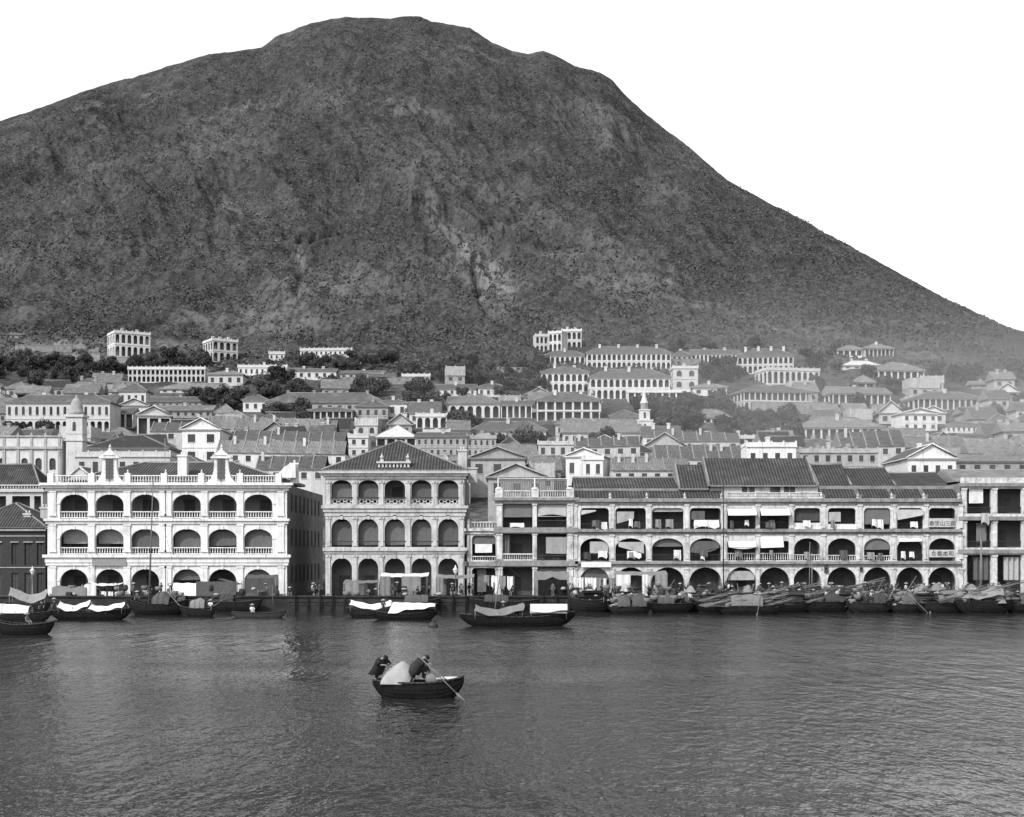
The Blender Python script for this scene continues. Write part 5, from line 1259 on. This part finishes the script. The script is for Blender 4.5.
# cargo pieces
def item_mesh(k):
    g=MB(); rnd=random.Random(k)
    if k=='basket': g.lathe(0,0,[(.3,0),(.42,.25),(.45,.5),(.4,.55),(.36,.5),(.3,.2)],12); return g.mesh(k,['mat_pale']),'woven basket'
    if k=='crate':
        g.box(-.38,.38,-.28,.28,.02,.5)
        for z in (.03,.2,.37): g.box(-.41,.41,-.31,.31,z,z+.1)
        for x in (-.41,.35): g.box(x,x+.06,-.33,-.311,0,.52); g.box(x,x+.06,.311,.33,0,.52)
        return g.mesh(k,['wood_mid']),'wooden crate'
    if k=='barrel': g.lathe(0,0,[(.24,0),(.31,.2),(.33,.4),(.31,.62),(.24,.82),(.2,.8)],12); g.lathe(0,0,[(.325,.24),(.335,.3)],12); return g.mesh(k,['wood_mid']),'barrel'
    if k=='jar': g.lathe(0,0,[(.15,0),(.27,.2),(.3,.38),(.2,.55),(.14,.6),(.17,.66)],12); return g.mesh(k,['cargo']),'glazed jar'
    if k=='sack': g.grid(lambda u,v:((.42-.1*math.sin(9*u))*math.cos(6.283*u)*math.sin(math.pi*v),.3*math.sin(6.283*u)*math.sin(math.pi*v),.2-.2*math.cos(math.pi*v)),12,7); return g.mesh(k,['blind_pale']),'stuffed sack'
    if k=='bundle':
        for i in range(26): y,z=rnd.uniform(-.4,.4),rnd.uniform(.05,.6); g.tube((rnd.uniform(-1.1,-.8),y,z),(rnd.uniform(.8,1.1),y+rnd.uniform(-.15,.15),z+rnd.uniform(-.1,.1)),.05,.035,4)
        return g.mesh(k,['cargo']),'bundle of firewood'
    if k=='brush':
        for i in range(46): a=rnd.uniform(0,6.28); t=rnd.uniform(.2,1); g.tube((0,0,.05),(math.cos(a)*t,math.sin(a)*t*.7,rnd.uniform(.3,1.2)),.03,.012,3)
        return g.mesh(k,['cargo']),'bundle of brushwood'
    if k=='poles':
        for i in range(9): y=rnd.uniform(-.3,.3); g.tube((-2.2+rnd.uniform(-.3,.3),y,.05+rnd.uniform(0,.3)),(2.2+rnd.uniform(-.4,.4),y+rnd.uniform(-.4,.4),.6+rnd.uniform(-.3,.9)),.04,.03,4)
        return g.mesh(k,['pole']),'stack of bamboo poles'
    if k=='heap': g.sheet(lambda u,v:(-.9+1.8*u,-.6+1.2*v,(.75*math.sin(math.pi*u)*math.sin(math.pi*v))**.8 if 0<u<1 and 0<v<1 else 0),10,8,.03); return g.mesh(k,['cloth_grey']),'canvas-covered heap'
ITEMS={k:item_mesh(k) for k in ('basket','crate','barrel','jar','sack','bundle','brush','poles','heap')}
def scatter_items(kinds,px0,px1,Y0,Y1,z,n,where,zs=0.,group=None):
    """piled goods; z0 surface height"""
    for i in range(n):
        k=random.choice(kinds); Y=random.uniform(Y0,Y1); o=obj({'bundle':'firewood_bundle','brush':'brushwood_bundle','poles':'bamboo_poles','heap':'covered_heap'}.get(k,k),ITEMS[k][0],None,(PX(random.uniform(px0,px1),Y),Y,z+random.choice([0,0,zs])),random.uniform(-.4,.4) if k in('bundle','poles') else random.uniform(0,3.1))
        s=random.uniform(.85,1.25); o.scale=(s,s,s); tag(o,f'{ITEMS[k][1]} {where}',ITEMS[k][1].split()[-1] if k not in('bundle','brush','poles','heap') else {'bundle':'firewood','brush':'brushwood','poles':'poles','heap':'heap'}[k],f'{ITEMS[k][1]}s {where}')

b=boat
st_,le,si='stand','lean','sit'; D_,P_,G_='darkcloth','palecloth','midcloth'
b('dark open sampan drifting at the far left edge, nearest of the moored boats',-6,54,138*.97,H=.9,bow=.5,stern=.7,B=2.2,crew=((si,G_,D_,.1,0,1.2,True),),cargodesc='dark sampan at the far left edge')
b('long boat with a low pale hooped cover at the left edge behind the dark sampan',-20,52,160,H=.8,canopies=(('hoop',-.7,.4,1.1,'cloth'),),crew=((st_,D_,D_,.7,0,.4,False),),cargodesc='pale-covered boat at the left edge')
b('boat with a flat pale canvas roof against the quay under the lamp post',8,50,182,H=1.0,canopies=(('sheet',-.9,.85,1.9,'cloth_grey'),))
b('long low cargo boat under a stretched white awning in front of the white building',50,131,163,H=.85,bow=.7,stern=.4,B=2.3,canopies=(('sheet',-.75,.0,1.15,'cloth'),('sheet',.02,.85,.95,'cloth')),crew=((st_,D_,D_,-.9,0,.3,True),(si,G_,D_,.92,0,-.8,False)),cargodesc='white-awninged cargo boat')
b('single-masted junk with rigging and gear heaped on deck before the white building',128,188,176,H=1.3,bow=.9,stern=1.0,B=3.2,flip=False,name='junk',mast=(-.3,15.2,.5),canopies=(('hoop',-.1,.45,1.4,'mat'),),crew=((le,D_,D_,.6,0,1.2,True),(st_,G_,D_,-.7,0,.2,True)),cargodesc='masted junk',oar=((.4,3.2,0),))
b('small sampan with a short mat canopy and a white cloth, right of the masted junk',180,216,172,H=.9,canopies=(('hoop',-.4,.4,1.2,'mat_pale'),),crew=((si,P_,D_,.7,0,0,True),),cargodesc='small mat-canopied sampan')
b('slim pale sampan with one white-clad boatman below the grey mat screens',232,286,168,H=.5,bow=.5,stern=.3,B=1.4,hullmat='wood_mid',crew=((si,P_,P_,-.25,0,.3,True),),cargodesc='slim pale sampan')
b('long boat with a narrow white awning moored before the hipped building',346,404,170,H=.8,B=2.2,canopies=(('sheet',-.85,.55,1.05,'cloth'),),crew=((si,D_,D_,.8,0,.2,False),),cargodesc='narrow white-awninged boat')
b('low boat with a large crumpled white sail-cloth cover before the hipped building',372,437,163,H=.7,B=2.2,canopies=(('sail',-.35,.95,1.25,'cloth'),),crew=((st_,D_,D_,-.65,0,0,True),),cargodesc='boat with crumpled white cover')
b('long black sampan with a white box awning and a thin leaning mast at centre',460,575,149,H=.95,bow=.9,stern=.5,B=2.4,canopies=(('sheet',-.75,.1,1.2,'cloth_grey'),('box',.22,.86,1.15,'cloth')),mast=(-.42,5.8,.9),crew=((si,D_,D_,.0,0,.2,True),(st_,D_,D_,-.25,.2,.6,True)),cargodesc='long black sampan at centre')
R_=[('broad dark boat with high bulwarks below the hanging washing',568,612,184,1.5,(('cabin',-.3,.5,1.2,'wood'),)),
 ('dark sampan with two round mat hoods and a white cloth on its bow',608,652,180,.9,(('hoop',-.7,-.05,1.5,'mat'),('hoop',.05,.6,1.3,'mat'))),
 ('low dark boat loaded with baskets under the white quay tent',648,694,183,1.1,(('hoop',-.6,.1,1.2,'mat'),)),
 ('firewood boat piled high with brushwood near the thin pole',690,742,184,1.2,()),
 ('long boat with a sloping mat roof and bamboo poles under the white awnings',714,784,178,1.0,(('hoop',-.55,.35,1.5,'mat_pale'),)),
 ('dark cargo boat crowded with people, just left of the pair of thin masts',768,812,184,1.3,(('cabin',-.5,.1,1.2,'wood_mid'),)),
 ('two-masted cargo boat piled with goods below the plain arches',800,852,184,1.3,(('hoop',-.1,.6,1.1,'mat'),)),
 ('dark boat stacked with jars and baskets left of the last three arches',846,893,183,1.2,(('hoop',-.6,-.1,1.3,'mat'),)),
 ('boat with a white-edged round canopy near the right end of the row',888,925,183,1.0,(('hoop',-.4,.5,1.4,'mat'),)),
 ('broad ornate-sterned cargo junk with a long sloping mat roof at the right',915,968,182,1.3,(('hoop',-.7,.2,1.6,'mat_pale'),)),
 ('high-sterned junk with a mast and pale canvas heaps at the right edge',955,1012,180,1.5,(('sheet',-.6,.6,1.5,'cloth_grey'),)),
 ('dark boat moored at the far right corner of the quay',1003,1050,183,1.1,(('hoop',-.4,.4,1.3,'mat'),))]
for i,(lab,a,c,Y,H,can) in enumerate(R_):
    m=None
    if 'two-masted' in lab: m=(-.65,7.6,.1)
    if 'with a mast' in lab: m=(-.1,8.5,0)
    short=lab.split(' with ')[0] if i not in (3,5) else lab[:26].strip()
    short={0:'boat below the washing',1:'sampan with two mat hoods',2:'basket boat under the white tent',3:'firewood boat by the thin pole',4:'long boat under the white awnings',5:'crowded boat left of the thin masts',6:'two-masted cargo boat',7:'jar boat left of the last arches',8:'round-canopied boat at the right',9:'ornate-sterned junk at the right',10:'high-sterned junk at the right edge',11:'boat at the far right corner'}[i]
    b(lab,a,c,Y,H=H,bow=random.uniform(.15,.5),stern=random.uniform(.2,.7),B=2.6,flip=i%2==1,rz=random.uniform(-.08,.08),canopies=can,mast=m,name='junk' if 'junk' in lab else 'cargo_boat',oar=((random.uniform(-.5,.5),random.uniform(-1.6,2.2),0),) if i in(1,3,4,8) else None,
      crew=[(random.choice([st_,st_,si,le]),random.choice([D_,D_,G_,P_]),D_,random.uniform(-.85,.85),random.uniform(-.5,.3),random.uniform(-.8,.8),random.random()<.5) for _ in range(4)],cargodesc=short)
    kinds={0:['crate','sack'],1:['basket','sack'],2:['basket','barrel'],3:['brush','bundle'],4:['poles','bundle','basket'],5:['crate','barrel','sack'],6:['brush','bundle','basket','poles'],7:['jar','basket','brush'],8:['basket','sack'],9:['bundle','crate','heap'],10:['heap','basket','poles'],11:['crate','sack']}[i]
    scatter_items(kinds,a+4,c-4,Y-.8,Y+.8,H-.2,17,'on the '+short,.6)
    scatter_items(kinds,a+4,c-4,Y+.4,Y+1.2,H+.35,9,'on the '+short,.6)
# second rank of boats hard against the quay
for i,(a,c,lab) in enumerate(((590,640,'half-hidden boat behind the two mat-hooded sampan'),(665,712,'half-hidden boat behind the basket boat'),(735,790,'half-hidden boat behind the long mat-roofed boat'),(788,838,'half-hidden boat behind the two-masted cargo boat'),(870,915,'half-hidden boat behind the round-canopied boat'),(925,985,'half-hidden boat behind the ornate-sterned junk'),(150,200,'half-hidden boat behind the masted junk'),(205,262,'dark boat moored under the large grey mat shed'),(385,440,'half-hidden dark boat behind the crumpled white cover'),(470,540,'dark flat boat against the quay behind the long black sampan'))):
    b(lab,a,c,186.2,H=1.2,bow=.6,stern=.7,B=2,flip=i%2==0,canopies=(('hoop',random.uniform(-.7,-.4),random.uniform(.0,.5),1.0,'mat'),),name='cargo_boat',cat='boat')
tag(obj('mooring_buoy',(lambda g:(g.lathe(0,0,[(.1,-.3),(.5,-.1),(.55,.15),(.3,.4),(.08,.5),(.06,.7)],12),g)[1])(MB()).mesh('mooring_buoy',['iron']),None,(PX(433,148),148,0)),'small dark round buoy floating before the long black sampan','buoy')

# --- the rowed sampan in the foreground
def rowed():
    Y=76.; cd='foreground sampan'; root,X,L,B,H=boat('small dark sampan being rowed in the open water of the foreground',373,464,Y,H=.78,bow=.5,stern=.15,B=1.7,rz=-.1,cargodesc=cd)
    c,s=math.cos(-.1),math.sin(-.1)
    def at(u,v): lx,ly=u*L/2,v*B/2; return X+lx*c-ly*s,Y+lx*s+ly*c
    g=MB(); g.box(L/2*.42,L/2*.86,-.4,.4,.98,1.05); part('foredeck',g,'palecloth',root)
    def tunic(o,mat,w=1.):
        pr=lambda v:min(1,(v*3.2)**.5)*(.85+.25*v); g=MB(); g.grid(lambda u,v:(.34*w*pr(v)*math.cos(6.283*u)*(1+.07*math.sin(5*u*6.283)*v),-.36+.5*v*v+(.27*w+.12*v)*pr(v)*math.sin(6.283*u),1.36-.87*v+.03*math.sin(u*31)*v),22,10); part('tunic',g,mat,o)
        g=MB()
        for sx in (-1,1): g.tube((sx*.2,-.4,1.2),(sx*.27,-.6,.98),.12,.13,8)
        part('sleeve',g,mat,o)
    g=MB(); xa,xb=-L/2*.8,-L/2*.16; en=lambda u:max(.02,math.sin(math.pi*min(.98,max(.02,u))))**.4
    g.sheet(lambda u,v:(xa+(xb-xa)*u+.3*en(u)*math.sin(math.pi*v)**.9,-B*.5*math.cos(math.pi*v)*(.75+.25*en(u)),H-.05+1.1*en(u)*math.sin(math.pi*v)**.8*(1+.04*math.sin(u*15))),16,12,.03)
    part('awning',g,'blind_pale',root)
    x2,y2=at(-.12,-.15); o=person('lean','darkcloth','darkcloth',x2,y2,.6,R(75),'person in dark clothes leaning on the long oar of the rowed sampan'); tunic(o,'darkcloth',1.0); o.scale=(1.14,)*3
    x4,y4=at(.12,.2); o=person('sit','darkcloth','darkcloth',x4,y4,.6,R(60),'person in dark clothes crouched amidships in the rowed sampan'); o.scale=(1.1,)*3
    x3,y3=at(-.93,0); o=person('lean','darkcloth','darkcloth',x3,y3,.6,R(40),'person in dark clothes stooping at the stern of the rowed sampan'); tunic(o,'darkcloth',.85); o.scale=(1.14,)*3
    g=MB(); a=(x2+.2,Y-.75,2.35); e=(X+2.55,Y-1.9,-.1); g.tube(a,e,.035,.03,6); d=(Vector(e)-Vector(a)).normalized(); g.tube(Vector(e)-d*.7,Vector(e)+d*.05,.07,.05,6)
    o=obj('oar',g.mesh('oar',['pole'])); tag(o,'long pale oar held out over the bow of the rowed sampan','oar')
    g=MB(); g.tube((X+.1,Y-.5,2.0),(X+1.5,Y-.9,1.0),.03,.03,6); o=obj('oar',g.mesh('oar',['pole'])); tag(o,'short pale oar lying forward across the rowed sampan','oar')
    g=MB(); g.grid(lambda u,v:(.42*math.cos(6.283*u)*math.sin(math.pi*v)*(1+.1*math.sin(13*u)),.3*math.sin(6.283*u)*math.sin(math.pi*v),.3-.32*math.cos(math.pi*v)),14,8)
    x,y=at(.34,-.2); tag(obj('bundle',g.mesh('bundle',['cloth_grey']),None,(x,y,.66)),'pale cloth bundle at the bow of the rowed sampan','bundle')
rowed()

# ------------------------------------------------------------------ on the quay
ZT=1.72
def shed(label,px0,px1,py0,py1,Y,mat,kind='flat',side=None,d=3.,name='canvas_shelter',cat='shelter'):
    x0,x1=PX(px0,Y),PX(px1,Y); zt=PZ(py0,Y); zb=PZ(py1,Y); cx=(x0+x1)/2; w=x1-x0
    root=thing(name,label,cat,(cx,Y,ZT)); zt-=ZT; zb=max(.0,zb-ZT)
    g=MB()
    if kind=='flat': g.sheet(lambda u,v:(-w/2+w*u,d*v,zt*.86+(zt*.14)*v-.12*math.sin(math.pi*u)+.04*math.sin(u*21)),12,5,.03)
    if kind=='slope': g.sheet(lambda u,v:(-w/2+w*u+.25*(1-v),d*v-.4,zb+(zt-zb)*v+.05*math.sin(u*15)),12,6,.04)
    if kind=='gable': g.sheet(lambda u,v:(-w/2+w*u,d*v,zt*.7+zt*.3*(1-abs(2*u-1))),12,3,.04)
    if kind=='hang': g.sheet(lambda u,v:(-w/2+w*u,.15*math.sin(u*11)*v,zt+(zb-zt)*v+.06*math.sin(u*17)),16,6,.03)
    part('cover',g,mat,root)
    if side:
        for (a,b,m2) in side: g=MB(); g.sheet(lambda u,v:(-w/2+w*(a+(b-a)*u),-.05+.06*math.sin(u*13),zt*.86-(zt*.86-zb)*v),10,4,.03); part('side_cloth',g,m2,root)
    p=MB()
    for u in (0.02,.98):
        for y in (0.05,d-.1): p.tube((-w/2+w*u,y,0),(-w/2+w*u,y,zt*.88),.06,.05,5)
    part('pole',p,'pole',root); return root
shed('dark grey canvas cabin beside the first ground arch of the white building',52,86,586,599,189.2,'cloth_grey','flat',((0,1,'cloth_grey'),),2.4)
shed('white canvas awning on poles before the second arch of the white building',84,119,583,598,189.4,'cloth','flat',((0,.35,'cloth'),))
shed('white flat awning before the fourth arch of the white building',169,197,583.5,597,189.6,'cloth','slope')
shed('large grey mat shed before the fifth arch of the white building',196,238,579,597,189.2,'mat','gable',((0,.95,'mat'),),3.5)
shed('tall sloping grey mat screen before the last arch of the white building',244,276,575,597,190,'mat','slope',((.05,.95,'mat'),),2.4)
shed('low shelter with a pale side cloth at the left foot of the hipped building',343,378,580,597,189.4,'cloth_grey','flat',((.05,.45,'cloth_grey'),))
shed('broad white awning with ragged edge before the middle of the hipped building',380,428,573,597,189.8,'cloth','flat',((0,.22,'mat_pale'),(.45,.85,'cloth_grey')),2.8)
shed('open white canopy with one slanted side at the right foot of the hipped building',436,474,574.5,597,189.8,'cloth_grey','flat',((0,.2,'cloth_grey'),))
shed('dark tent with a pale ridge before the second bay of the narrow shophouse',534,569,571.5,597,190.2,'cloth_grey','hang',None,2.4)
shed('black peaked tent under the pale hanging sheet of the narrow shophouse',538,567,577,599,189.4,'wood','gable',((0,1,'wood'),),2.)
shed('ragged white tent with two dark door holes before the long stained row',616,668,571,597,189.8,'cloth_grey','flat',((0,.28,'cloth'),(.5,.62,'cloth'),(.75,.99,'cloth_grey')),3.)
def washing(label,px0,px1,pe,pb,Y,n,mat='cloth'):
    root=thing('washing_line',label,'washing',(0,Y,0)); g=MB(); a=(PX(px0,Y),0,PZ(pe,Y)); e=(PX(px1,Y),0,PZ(pe,Y)-.2); g.tube(a,e,.02,.02,4); 
    for p in (a,e): g.tube((p[0],0,ZT),(p[0],0,p[2]+.1),.04,.04,5)
    part('pole',g,'pole',root); L=e[0]-a[0]
    for i in range(n):
        g=MB(); x=a[0]+L*(i+.15)/n; w=L/n*random.uniform(.6,.95); h=(PZ(pe,Y)-PZ(pb,Y))*random.uniform(.5,1)
        g.sheet(lambda u,v:(x+w*u,.05*math.sin(u*9+i),a[2]-.2*(x+w*u-a[0])/L-h*v*(1-.25*math.sin(u*5+i))),8,5,.02); part('hanging_cloth',g,mat if random.random()<.75 else 'cloth_grey',root)
washing('line of white washing before the first arches of the long stained row',572,614,577,593,190,7)
washing('white cloths slung between poles before the narrow two-storey bay',482,514,575,590,190,4)
washing('white rags hung low beside the ornate lamp at the left',100,128,591,598,188.9,4)
def hung(px0,px1,py0,py1,lab,mat='cloth',Y=YF-.4):
    g=MB(); w=PX(px1,Y)-PX(px0,Y); h=PZ(py0,Y)-PZ(py1,Y)
    g.sheet(lambda u,v:(-w/2+w*u+(.0 if v<.5 else -.12*math.sin(6*u)),.06*math.sin(u*9)-.1*v,-h*v*(1-.3*abs(math.sin(u*4)))),10,5,.02)
    tag(obj('hanging_cloth',g.mesh('hanging_cloth',[mat]),None,(PX((px0+px1)/2,Y),Y,PZ(py0,Y))),lab,'cloth')
hung(596,607,522,531,'white garment hung over the top balcony of the leftmost arcaded shophouse')
hung(598,607,551,559,'white garment hung over the middle balcony of the leftmost arcaded shophouse')
hung(627,641,551,559,'white garment hung over the middle balcony of the second arcaded shophouse')
hung(694,719,520,529,'wide white sheet hung over the top balcony of the fourth arcaded shophouse')
hung(510,524,523,528,'white bedding over the top balcony of the paling-fenced shophouse')
hung(823,832,548,559,'dark garment hung at the party wall between high-roofed and plain shophouses','mat') if False else None
hung(981,989,513,526,'pale cloth bundle hung outside the top bay of the end building','blind_pale')
rr=random.Random(11)
for i,(c,w) in enumerate(((594,29),(630,31),(668,32),(705,31),(741,28),(774,29),(807,26),(842,28),(877,26),(910,26),(942,26))):
    for fl,(yt,yb) in (('top',(520,531)),('middle',(551,562))):
        for k in range(2 if c not in (942,) else 0):
            if rr.random()<.7:
                x=c+rr.uniform(-w*.42,w*.2); ww=rr.uniform(3,8)
                hung(x,x+ww,yt+rr.uniform(-1,2),yb-rr.uniform(0,5),f'small cloth hung on the {fl} balcony of the {ORD[i]} bay of the long row',rr.choice(['cloth','cloth_grey','cloth_grey','mat','midcloth','palecloth']),YF-.4-k*.1); bpy.context.view_layer
for o_ in [o for o in scene.objects if o.get('label','').startswith('small cloth hung')]: o_['group']='cloths on the balconies: '+o_['label'][21:]
scatter_items(['brush','heap','basket','brush','bundle'],566,1012,187.6,189.2,ZT+.18,64,'on the quay edge behind the crowded boats',.5)
def lamp(px,top,label,Y=188.9):
    x=PX(px,Y); h=PZ(top,Y)-ZT; root=thing('street_lamp',label,'street lamp',(x,Y,ZT)); g=MB()
    g.lathe(0,0,[(.22,0),(.2,.3),(.09,.45),(.07,h-1.35),(.12,h-1.3),(.05,h-1.2)],10); g.tube((-.3,0,h-1.5),(.3,0,h-1.5),.025,.025,5); part('post',g,'cloth_grey',root)
    g=MB(); g.lathe(0,0,[(.13,h-1.2),(.34,h-.7),(.34,h-.68)],6); part('lantern',g,'glass',root); g=MB(); g.lathe(0,0,[(.42,h-.68),(.2,h-.4),(.1,h-.3),(.12,h-.2),(.02,h)],6); part('lantern_cap',g,'cloth',root)
lamp(32.5,566,'pale ornate gas lamp post before the dark brick house'); lamp(455.5,565,'pale gas lamp post under the right arch of the hipped building',190.4)
for px,top,Y,lab in ((723.5,468,194.9,'tall thin pole standing at the party wall left of the white awnings'),(165,438,197+14,'thin flagstaff rising behind the roof of the white arcaded building'),(812,553,188.6,'thin leaning mast pole beside the two-masted cargo boat'),(981.5,540,187.2,'tall pale pole at the quay edge before the end building')):
    g=MB(); zt=PZ(top,Y); z0=ZT if Y<200 else 12.; g.tube((0,0,z0),(0,0,zt),.09,.05,6); tag(obj('pole',g.mesh('pole',['pole' if px!=723.5 else 'iron']),None,(PX(px,Y),Y,0)),lab,'pole')
for i in range(26):
    px=random.uniform(575,1010) if i>5 else random.uniform(130,290); Y=random.uniform(181,187); a=(0,0,random.uniform(-.3,1.2)); L=random.uniform(2.2,5.5); an=random.uniform(.2,2.9)
    g=MB(); g.tube(a,(L*math.cos(an),random.uniform(-.8,.8),a[2]+L*abs(math.sin(an))*.75),.045,.03,5)
    tag(obj('boat_pole',g.mesh('boat_pole',['pole']),None,(PX(px,Y),Y,0)),'slanting bamboo pole among the moored boats '+('of the right half' if i>5 else 'before the white building'),'pole','slanting poles, '+('right' if i>5 else 'left'))
# people on the quay
places=[((55,125),'before the first arches of the white building'),((130,190),'behind the masted junk'),((255,330),'at the quay edge between the white and hipped buildings'),((345,436),'before the hipped building'),((440,500),'beside the gas lamp of the hipped building'),((500,575),'before the paling-fenced shophouse'),((575,625),'among the washing'),((650,720),'right of the ragged white tent'),((725,790),'below the white awnings'),((790,870),'below the plain arches'),((870,1000),'near the right end of the long row')]
for (a,c),w in places:
    for i in range(max(3,int((c-a)/(5 if a>560 else 8)))):
        Y=random.uniform(188.6,193); t=random.choice([D_,D_,D_,G_,P_]); k=random.choice(['stand','stand','walk','sit'])
        person(k,t,random.choice([D_,D_,G_]),PX(random.uniform(a,c),Y),Y,ZT+.02 if Y>189.6 else ZT+.18,random.uniform(-1.5,1.5),f'{ {D_:"dark",P_:"white",G_:"grey"}[t]}-clad person {dict(stand="standing",walk="walking",sit="squatting")[k]} on the quay {w}',random.random()<.4,'people on the quay '+w)
for a,c,w,ks in ((560,620,'on the quay among the washing',['basket','sack','crate']),(668,760,'on the quay right of the ragged white tent',['brush','bundle','basket','barrel']),(760,880,'on the quay below the plain arches',['brush','basket','crate','poles']),(880,1010,'on the quay at the right end',['brush','basket','heap','jar']),(60,280,'on the quay before the white building',['crate','barrel','basket','sack']),(345,470,'on the quay before the hipped building',['crate','basket','sack'])):
    scatter_items(ks,a,c,188.5,190.5,ZT+.16,int((c-a)/(4 if a>500 else 7)),w,.7)

# ------------------------------------------------------------------ water
g=MB(); g.box(-3000,3000,-1500,187.6,-4,0); w=obj('water',g.mesh('water',['stone'])); w['kind']='structure'
m=bpy.data.materials.new('harbour_water'); t=nt(m); out=N(t,'ShaderNodeOutputMaterial'); bs=N(t,'ShaderNodeBsdfPrincipled',_Roughness=.12,_IOR=1.33); bs.inputs['Base Color'].default_value=(.022,.022,.022,1)
t.links.new(bs.outputs[0],out.inputs['Surface'])
band=smooth(t,noise(t,.02,4,.6,stretch=(.4,1.2,1)),.38,.64,.35,1.35)
fine=noise(t,1.,3,.6,stretch=(3.2,1.5,1)); mid=noise(t,1.,3,.62,stretch=(2.0,.75,1)); long_=noise(t,1.,3,.6,stretch=(.5,.13,1))
h=math_node(t,'ADD',math_node(t,'MULTIPLY',math_node(t,'MULTIPLY',mid,band),WM),math_node(t,'MULTIPLY',long_,WL))
h=math_node(t,'ADD',h,math_node(t,'MULTIPLY',fine,WF))
bp=N(t,'ShaderNodeBump',_Strength=1.0,_Distance=1.0); t.links.new(h,bp.inputs['Height']); t.links.new(bp.outputs[0],bs.inputs['Normal'])
bs.inputs['Roughness'].default_value=WR
w.data.materials.clear(); w.data.materials.append(m)

# ------------------------------------------------------------------ light, sky, camera
AZ,EL=R(-38),R(42)      # sun: behind the camera to the left
sd=Vector((math.sin(AZ)*math.cos(EL),-math.cos(AZ)*math.cos(EL),math.sin(EL)))
sl=bpy.data.lights.new('sun','SUN'); sl.energy=SUN; sl.angle=R(.6); sl.color=(1,1,1); so=bpy.data.objects.new('sun',sl); C.objects.link(so); so.rotation_euler=(-sd).to_track_quat('-Z','Y').to_euler(); so.location=(-100,-100,200)
wd=bpy.data.worlds.new('World'); scene.world=wd; wd.use_nodes=True; t=wd.node_tree; t.nodes.clear()
out=N(t,'ShaderNodeOutputWorld'); bg=N(t,'ShaderNodeBackground',_Strength=SKYS); sk=N(t,'ShaderNodeTexSky',sky_type='NISHITA',sun_disc=False)
sk.sun_elevation=EL; sk.sun_rotation=math.atan2(sd.x,sd.y); sk.air_density=1.0; sk.dust_density=2.0; sk.ozone_density=1
sp=N(t,'ShaderNodeSeparateColor'); t.links.new(sk.outputs[0],sp.inputs[0]); cb=N(t,'ShaderNodeCombineColor')
for i in range(3): t.links.new(sp.outputs[2],cb.inputs[i])      # blue-sensitive plate: only the blue of the sky counts
t.links.new(cb.outputs[0],bg.inputs['Color']); t.links.new(bg.outputs[0],out.inputs['Surface'])
SM=[('smoke',(120,470,40),(210,240,52),SMOKE),('smoke',(180,620,80),(190,200,55),SMOKE*.3)] if SMOKE else []
for nm,c_,r_,dn in SM:
    g=MB(); g.lathe(0,0,[(math.sin(math.pi*(k+.02)/12.04)*1.,-math.cos(math.pi*(k+.02)/12.04)) for k in range(13)],32); o=obj(nm,g.mesh(nm,['stone']),None,c_); o.scale=r_; o['kind']='stuff'; tag(o,'thin pale smoke hanging over the right-hand slope of the town' if c_[0]>120 else 'thin pale smoke drifting below the right ridge','smoke')
    m=bpy.data.materials.new('smoke'); t=nt(m); out=N(t,'ShaderNodeOutputMaterial'); pv=N(t,'ShaderNodeVolumePrincipled'); pv.inputs['Color'].default_value=(.95,.95,.95,1); tc=N(t,'ShaderNodeTexCoord'); ln=N(t,'ShaderNodeVectorMath',operation='LENGTH'); t.links.new(tc.outputs['Object'],ln.inputs[0]); fo=smooth(t,ln.outputs['Value'],1,.0,0,dn); fo=math_node(t,'MULTIPLY',fo,smooth(t,noise(t,2.2,3,.6),.3,.65,.35,1.4)); t.links.new(fo,pv.inputs['Density']); t.links.new(pv.outputs[0],out.inputs['Volume']); o.data.materials.clear(); o.data.materials.append(m)
if HAZE:
    g=MB(); g.box(-1500,1500,-300,2900,-5,620); hz=obj('haze',g.mesh('haze',['stone'])); hz['kind']='stuff'
    m=bpy.data.materials.new('air'); t=nt(m); out=N(t,'ShaderNodeOutputMaterial'); pv=N(t,'ShaderNodeVolumePrincipled',_Density=HAZE); pv.inputs['Color'].default_value=(.95,.95,.95,1); t.links.new(pv.outputs[0],out.inputs['Volume']); hz.data.materials.clear(); hz.data.materials.append(m)
cam=bpy.data.cameras.new('camera'); cam.lens=36*F/1024; cam.sensor_width=36; cam.sensor_fit='HORIZONTAL'; cam.shift_y=(HY-408.5)/1024; cam.clip_end=8000; cam.clip_start=.5
co=bpy.data.objects.new('camera',cam); C.objects.link(co); co.location=(0,0,EYE); co.rotation_euler=(math.pi/2,0,0); scene.camera=co
scene.view_settings.view_transform='Standard'; scene.view_settings.look='None'; scene.view_settings.gamma=1; scene.view_settings.exposure=EXPO
scene.cycles.max_bounces=4; scene.cycles.diffuse_bounces=2; scene.cycles.glossy_bounces=2; scene.cycles.volume_bounces=0; scene.cycles.volume_max_steps=64; scene.cycles.volume_step_rate=4; scene.cycles.use_adaptive_sampling=True
# every label once
seen={}
for o in scene.objects:
    if o.parent is None and 'label' in o: seen.setdefault(o['label'],[]).append(o)
for l,os_ in seen.items():
    if len(os_)>1 and any('group' not in o for o in os_): print('DUP',len(os_),l)
    if not 4<=len(l.split())<=16: print('LEN',len(l.split()),l)
print('objects',len(scene.objects))
